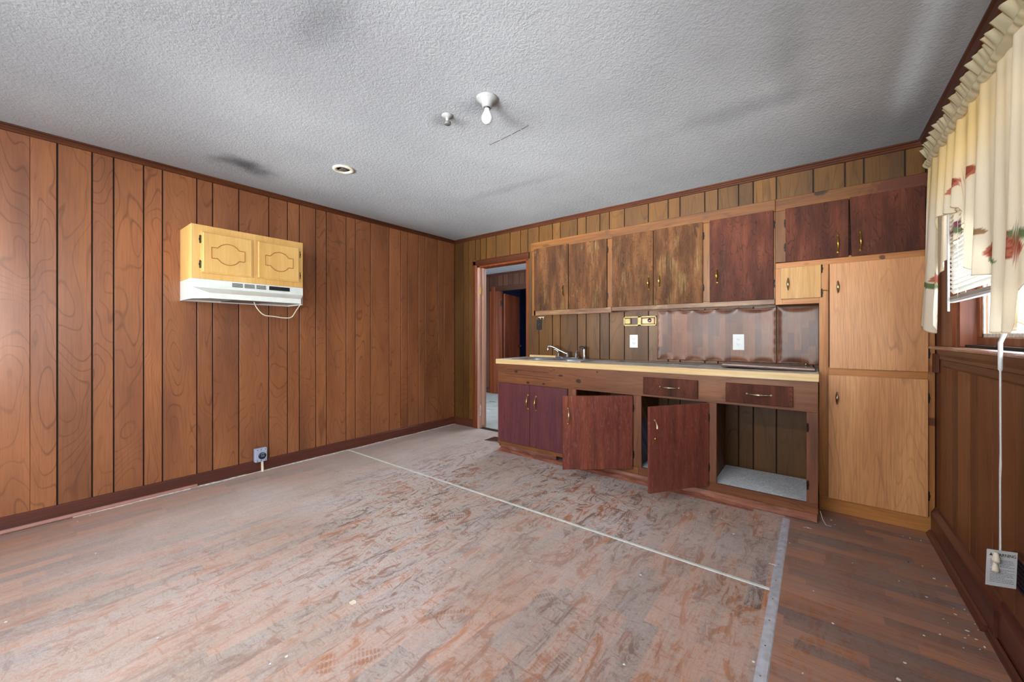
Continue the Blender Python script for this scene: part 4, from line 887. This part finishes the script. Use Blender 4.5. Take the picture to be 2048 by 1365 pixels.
tag(obj('loose_wire', m, K['strip']), 'bent wire sticking out at the right foot of the base cabinet', 'wire')

# ================================================================== WINDOW, BLIND, CURTAIN ON THE RIGHT
w1 = root('window_1', (XC, 2.1, 1.1), kind='structure')
m = M(); m.prism([(XC,2.88),(XC-.012,2.88),(XC-.020,2.90),(XC-.020,3.10),(XC-.014,3.13),(XC,3.14)], 'Z', 1.118, 2.17); obj('side_casing', m, K['trimz'], w1)
bx('head_casing', (XC-.018, WY0-.1, 2.085), (XC, 3.14, 2.17), K['trim'], w1, .003)
bx('side_casing', (XC-.018, WY0-.14, 1.118), (XC, WY0, 2.085), K['trimz'], w1, .003)
m = M(); m.prism([(XC+.11,1.10),(XC+.11,1.117),(XC-.052,1.117),(XC-.060,1.111),(XC-.060,1.104),(XC-.052,1.098),(XC,1.098)], 'Y', WY0-.16, 3.18); obj('stool', m, wood('sill_wood', S(150,116,100), S(124,84,66), S(90,54,40), axis='Y', hs=12, ls=1, rings=5, line=.15, wear=S(220,222,230), wear_amt=.8, wear_scale=3, rough=.3, coat=.3), w1)
m = M(); m.prism([(XC,1.098),(XC-.034,1.098),(XC-.030,1.075),(XC-.022,1.06),(XC-.022,1.045),(XC-.014,1.04),(XC-.012,1.01),(XC-.004,1.0),(XC,1.0)], 'Y', WY0-.14, 3.14); obj('apron', m, K['trim'], w1)
m = M(); m.box((XC-.006, 2.845, 1.118), (XC+.12, 2.88, 2.085), .002); m.box((XC-.006, WY0, 1.118), (XC+.12, WY0+.03, 2.085)); m.box((XC-.006, WY0, 2.085), (XC+.12, 2.88, 2.11)); obj('jamb', m, K['trimz'], w1)
sx = XC+.05
def sash(y0, y1):
    m = M(); m.box((sx, y0, 1.118), (sx+.035, y1, 1.165), .003); m.box((sx, y0, 1.165), (sx+.035, y0+.04, 2.085), .003); m.box((sx, y1-.04, 1.165), (sx+.035, y1, 2.085), .003); m.box((sx, y0+.04, 1.62), (sx+.035, y1-.04, 1.66), .003)
    s = obj('sash', m, K['trimz'], w1)
    m = M(); a, b, c_, d_ = y0+.04, y1-.04, 1.165, 1.62
    for p, q in (((a, c_), (b, c_+.02)), ((a, c_), (a+.02, d_)), ((b-.02, c_), (b, d_))): m.box((sx+.008, p[0], p[1]), (sx+.015, q[0], q[1]), .002)
    obj('glazing_putty', m, K['cauk'], s)
    m = M(); m.box((sx+.018, y0+.02, 1.15), (sx+.022, y1-.02, 2.08)); obj('glass_pane', m, K['glass'], s)
    m = M(); m.box((sx+.026, y0+.03, 1.16), (sx+.027, y1-.03, 1.64)); obj('insulating_film', m, K['film'], s)
sash(2.10, 2.845); sash(WY0+.03, 2.10)
# loose filler beside the pantry, under the sill
m = M(); m.box((XC-.020, 3.26, .96), (XC-.001, 3.325, 1.07), .002); obj('apron_end', m, K['trimz'], w1)
# other windows (behind the camera and at the side, placed out of view as daylight sources): frames and panes
def backwin(i, a, b, axis, pos, z0, z1):
    r_ = root('window_%d' % i, (pos if axis == 'Y' else (a+b)/2, (a+b)/2 if axis == 'Y' else pos, z0), kind='structure'); m = M()
    for p, q, zz0, zz1 in ((a, b, z0, z0+.05), (a, b, z1-.05, z1), (a, a+.05, z0, z1), (b-.05, b, z0, z1), (a, b, (z0+z1)/2-.02, (z0+z1)/2+.02)):
        if axis == 'Y': m.box((pos, p, zz0), (pos+.05, q, zz1))
        else: m.box((p, pos-.05, zz0), (q, pos, zz1))
    obj('window_frame', m, K['trimz'], r_); m = M()
    if axis == 'Y': m.box((pos+.02, a+.02, z0+.02), (pos+.024, b-.02, z1-.02))
    else: m.box((a+.02, pos-.024, z0+.02), (b-.02, pos-.02, z1-.02))
    obj('glass_pane', m, K['glass'], r_)
backwin(2, -3.55, -1.95, 'X', YN-.02, .75, 2.12); backwin(3, -1.55, .05, 'X', YN-.02, .75, 2.12); backwin(4, -1.35, -.15, 'Y', XC+.03, .8, 2.1)

# blind
bl = root('venetian_blind', (XC-.045, 2.1, 1.34), 'white slatted venetian blind lowered behind the curtain', 'blind')
BY0, BY1 = 1.42, 2.80; bxp = XC-.043
bx('head_rail', (bxp-.013, BY0, 2.03), (bxp+.013, BY1, 2.058), K['whitep'], bl, .002)
z = 2.02; k = 0
while z > 1.365:
    m = M(); tl = math.radians(58 if z > 1.50 else 50); hw = .0125; vs = []; n_ = 4
    sag = .004*math.sin(k*1.3)
    for yv in (BY0, BY1):
        for j in range(n_+1):
            s = j/n_*2-1; cx_ = s*hw; cz_ = .0022*(1-s*s)
            vs.append((bxp+cx_*math.cos(tl)+cz_*math.sin(tl), yv, z+(-cx_*math.sin(tl)+cz_*math.cos(tl))+(sag if yv == BY0 else 0)))
    m.add(vs, [(j, j+1, j+1+n_+1, j+n_+1) for j in range(n_)], True); obj('slat', m, K['slat'], bl, fix=False)
    z -= .0205; k += 1
for q in range(4): bx('slat', (bxp-.0125, BY0, 1.347+q*.0035), (bxp+.0125, BY1, 1.3485+q*.0035), K['slat'], bl)
bx('bottom_rail', (bxp-.013, BY0, 1.333), (bxp+.013, BY1-.0, 1.345), K['whitep'], bl, .002)
for yv in (2.62, 2.1, 1.6):
    m = M(); m.tube([(bxp-.012, yv, 1.34), (bxp-.012, yv, 2.03)], .0008, 5); m.tube([(bxp+.012, yv, 1.34), (bxp+.012, yv, 2.03)], .0008, 5); obj('ladder_cord', m, K['whitep'], bl)
m = M(); m.tube([(XC-.060, 2.75, 2.03), (XC-.062, 2.738, 1.60), (XC-.062, 2.738, 1.29)], .0045, 6); obj('tilt_wand', m, K['whitep'], bl)
# lift cord with bells, hanging in front of the curtain bottom
cy = 2.044; cxp = XC-.070
m = M(); m.tube([(cxp+.026, cy+.005, 2.03), (cxp+.025, cy, 1.45), (cxp+.022, cy+.004, 1.22), (cxp, cy, 1.15), (cxp, cy, .95), (cxp, cy-.003, .78), (cxp, cy+.002, .71), (cxp, cy, .60), (cxp, cy+.001, .45)], .0028, 7)
m.tube([(cxp, cy-.001, 1.00), (cxp-.001, cy-.007, .82), (cxp-.001, cy-.010, .74), (cxp-.001, cy-.004, .69), (cxp-.001, cy-.002, .58), (cxp-.001, cy-.006, .46)], .0022, 7)
m.lathe([(.004, 0), (.006, .006), (.004, .012)], (cxp, cy, 1.135), 'Z', 8); m.lathe([(.004, 0), (.006, .006), (.004, .012)], (cxp, cy, 1.055), 'Z', 8)
m.tube([(cxp+.012, cy, 1.19), (cxp, cy, 1.15), (cxp, cy, 1.06)], .006, 8)
obj('lift_cord', m, K['whitep'], bl)
for k, (oy, zz) in enumerate(((0.0, .412), (.010, .376))):
    m = M(); m.lathe([(.004, .032), (.006, .028), (.0095, .008), (.010, 0), (0, 0)], (cxp-.012, cy+oy-.012, zz), 'Z', 14); obj('cord_bell', m, K['cream'], bl)
wt = root('warning_tag', (cxp, cy, .39), 'white printed warning tag hanging on the blind cord', 'tag')
d_ = math.radians(38.09-14)
tc_ = Vector((cxp+.003, cy+.004, .388)); rx = Matrix.Translation(tc_) @ Matrix.Rotation(math.radians(23), 4, 'Z') @ Matrix.Rotation(math.radians(2.0), 4, 'Y')
m = M(); m.box((-.040, -.0004, -.062), (.040, .0004, .060)); obj('card', m, K['whitep'], wt, xf=rx)
m = M(); m.add([(-.034, -.0009, .040), (-.024, -.0009, .040), (-.029, -.0009, .050)], [(0, 1, 2)]); obj('warning_triangle', m, K['black_ink'], wt, xf=rx, fix=False)
cu = bpy.data.curves.new('warning_text', 'FONT'); cu.body = 'WARNING'; cu.size = .0145; cu.extrude = .0002
to = bpy.data.objects.new('warning_text', cu); COL.objects.link(to); cu.materials.append(K['black_ink'])
TM = rx @ Matrix.Translation((-.021, -.0009, .040)) @ Matrix.Rotation(PI/2, 4, 'X') @ Matrix.Scale(.82, 4, (1, 0, 0))
bpy.context.view_layer.update(); me_ = bpy.data.meshes.new_from_object(to.evaluated_get(bpy.context.evaluated_depsgraph_get())); bpy.data.objects.remove(to)
me_.transform(TM); to = bpy.data.objects.new('warning_text', me_); COL.objects.link(to); attach(to, wt)
m = M(); rz = random.Random(5)
for i in range(15):
    zz = .026-i*.0053
    if i in (5,): continue
    L = .060*(.55+.45*rz.random()) if i % 4 == 3 else .060; x_ = -.030
    while x_ < -.030+L:
        wd = .003+.006*rz.random(); m.add([(x_, -.0009, zz), (min(x_+wd, .033), -.0009, zz), (min(x_+wd, .033), -.0009, zz+.0016), (x_, -.0009, zz+.0016)], [(0, 1, 2, 3)]); x_ += wd+.0015
obj('small_print', m, K['greyink'], wt, xf=rx, kind='stuff', fix=False)

# floor register opening low in the right wall
rg = root('wall_register', (XC, 2.0, .28), 'dark metal register low on the right wall behind the tag', 'register')
bx('frame', (XC-.004, 1.86, .285), (XC-.0002, 2.172, .408), K['navyreg'], rg, .001)
bx('top_lip', (XC-.012, 1.86, .406), (XC-.0002, 2.172, .414), K['brownedge'], rg, .001)
for i in range(6): bx('louver', (XC-.009, 1.88, .30+i*.017), (XC-.004, 2.155, .304+i*.017), K['navyreg'], rg)

# ---- curtain
def clamp01(t): return max(0, min(1, t))
ROSES = []   # (y, z, ry, rz, kind)
for u, v, kd in ((1910,373,'r'),(1935,349,'r'),(1893,460,'p'),(1905,462,'g'),(1878,555,'r'),(1864,570,'g'),(1957,463,'g2'),(1979,500,'r'),(1983,522,'g'),(2030,480,'r'),(2043,466,'g'),(2034,500,'r'),(1940,372,'v'),(1960,452,'v'),(1853,592,'v')):
    ROSES.append((u, v, kd))
def curtain():
    cr_ = root('curtain', (XC-.07, 2.1, 2.1), 'cream ruffled curtain with printed roses hanging over the right window', 'curtain')
    # project to photo space is only used to place the printed motif at its real height
    def uv(x, y, z):
        d = -math.sin(Yw)*x+math.cos(Yw)*y; r = math.cos(Yw)*x+math.sin(Yw)*y; return 1024+775*r/d, 671.9-775*(z-CH)/d
    motif = []
    for u, v, kd in ROSES:
        a = (u-1024)/775; b = -(v-671.9)/775; D = (-math.sin(Yw)+a*math.cos(Yw), math.cos(Yw)+a*math.sin(Yw), b); t = (XC-.075)/D[0]
        motif.append((D[1]*t, CH+D[2]*t, kd))
    def RY(yy): X = XC-.075; return 11/(775*(1+math.tan(math.atan2(X, yy)+Yw)**2)*X/(X*X+yy*yy))
    def pcol(y, z, zt):
        base = (236, 226, 204); yel = (232, 200, 120); f = clamp01((z-1.78)/.22)*.6*clamp01((y-1.9)/.4)  # yellow top put into cloth colour: aged fabric, and less window light behind
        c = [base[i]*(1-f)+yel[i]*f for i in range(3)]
        for my, mz, kd in motif:
            if kd in 'rp':
                dy, dz = (y-my)/RY(my), (z-mz)/.028; q = dy*dy+dz*dz+.22*math.sin(dy*7)*math.sin(dz*6)
                if q < 1:
                    sw_ = math.sin(math.hypot(dy, dz)*8+math.atan2(dz, dy)*2)
                    c = [186, 112, 88] if sw_ > 0 else [150, 70, 56]
                    if kd == 'p': c = [150, 100, 110] if sw_ > 0 else [116, 66, 80]
            elif kd[0] == 'g':
                dy, dz = (y-my)/RY(my)/1.2, (z-mz-(y-my)*.2)/.016
                if dy*dy+dz*dz < 1: c = [104, 124, 84] if kd == 'g' else [150, 120, 86]
        return c
    def sheet(name, y0, y1, top, botf, xoff, seed, amp=.012, ny=260, nz=130, fold=40):
        rs = random.Random(seed); ph = [rs.random()*6 for _ in range(6)]; vs = []; cols = []
        for i in range(ny+1):
            y = y0+(y1-y0)*i/ny; zb_ = botf(y)
            for j in range(nz+1):
                s = j/nz; z = top+(zb_-top)*s
                am = amp*(.35+.75*s)
                xx = am*(math.sin(y*fold+ph[0]+.6*math.sin(z*2+ph[1]))+.5*math.sin(y*fold*2.1+ph[2]+z*1.5)+.35*math.sin(y*fold*.47+ph[3]))
                yy = y+.006*s*math.sin(z*9+ph[4])
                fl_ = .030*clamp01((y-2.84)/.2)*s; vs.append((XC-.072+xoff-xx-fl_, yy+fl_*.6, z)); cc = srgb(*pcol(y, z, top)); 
                if abs(z-zb_) < .004: cc = srgb(176, 150, 120)
                cols.append(cc)
        m = M(); W = nz+1; m.add(vs, [(i*W+j, (i+1)*W+j, (i+1)*W+j+1, i*W+j+1) for i in range(ny) for j in range(nz)], True)
        o = obj(name, m, K['cloth'], cr_, fix=False); at = o.data.color_attributes.new('print', 'FLOAT_COLOR', 'POINT')
        at.data.foreach_set('color', [c for col in cols for c in col]); return o
    def interp(P, y):
        for (a, za), (b, zb_) in zip(P, P[1:]):
            if b <= y <= a: t = (a-y)/(a-b); t = t*t*(3-2*t); return za+(zb_-za)*t
        return P[-1][1] if y < P[-1][0] else P[0][1]
    # lower edge of the swag: long tail by the pantry, raised hem, long tails further on
    Pa = [(3.10, 1.25), (3.00, 1.22), (2.93, 1.185), (2.89, 1.22), (2.865, 1.42), (2.84, 1.70), (2.80, 1.76), (2.72, 1.765), (2.62, 1.73), (2.52, 1.74), (2.48, 1.72), (2.465, 1.475), (2.40, 1.475), (2.32, 1.43), (2.22, 1.40), (2.13, 1.39), (2.115, 1.20), (2.05, 1.182), (1.95, 1.19), (1.885, 1.18), (1.865, 1.31), (1.80, 1.36), (1.7, 1.45), (1.5, 1.30), (1.35, 1.2)]
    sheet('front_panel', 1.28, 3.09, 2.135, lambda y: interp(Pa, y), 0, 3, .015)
    Pb = [(3.05, 1.45), (2.88, 1.50), (2.80, 1.545), (2.66, 1.61), (2.56, 1.64), (2.48, 1.66), (2.36, 1.62), (2.10, 1.44), (2.05, 1.24), (1.95, 1.20), (1.87, 1.19), (1.82, 1.30), (1.3, 1.40)]
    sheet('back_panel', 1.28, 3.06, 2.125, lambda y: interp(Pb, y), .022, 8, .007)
    # gathered rod pocket and standing ruffle
    rs = random.Random(11); ny = 300; vs = []; cols = []; nj = 14
    for i in range(ny+1):
        y = 1.28+(3.10-1.28)*i/ny; g = .5*math.sin(y*150+2*math.sin(y*21))+.5*math.sin(y*93+1.3)
        saw = (y*9.5+.35*math.sin(y*13)) % 1.0
        for j in range(nj+1):
            s = j/nj
            if s < .5: q = s/.5; z = 2.095+.05*q; x = XC-.072-.020*math.sin(q*PI)-.003*g
            else: q = (s-.5)/.5; z = 2.145+.058*q*(1+.22*(saw-.5)); x = XC-.074-q*(.020+.022*(saw-.3))-.006*g*q
            vs.append((x, y+.012*(s > .5)*((s-.5)/.5)*(saw-.5), z)); cols.append(srgb(216-(8 if g > 0 else 0), 202, 166))
    m = M(); W = nj+1; m.add(vs, [(i*W+j, (i+1)*W+j, (i+1)*W+j+1, i*W+j+1) for i in range(ny) for j in range(nj)], True)
    o = obj('ruffle', m, K['cloth'], cr_, fix=False); at = o.data.color_attributes.new('print', 'FLOAT_COLOR', 'POINT'); at.data.foreach_set('color', [c for col in cols for c in col])
    m = M(); m.tube([(XC-.066, 1.25, 2.12), (XC-.066, 3.10, 2.12), ], .007, 8); m.tube([(XC-.066, 3.10, 2.12), (XC-.02, 3.115, 2.12)], .007, 8); obj('curtain_rod', m, K['whitep'], cr_)
curtain()
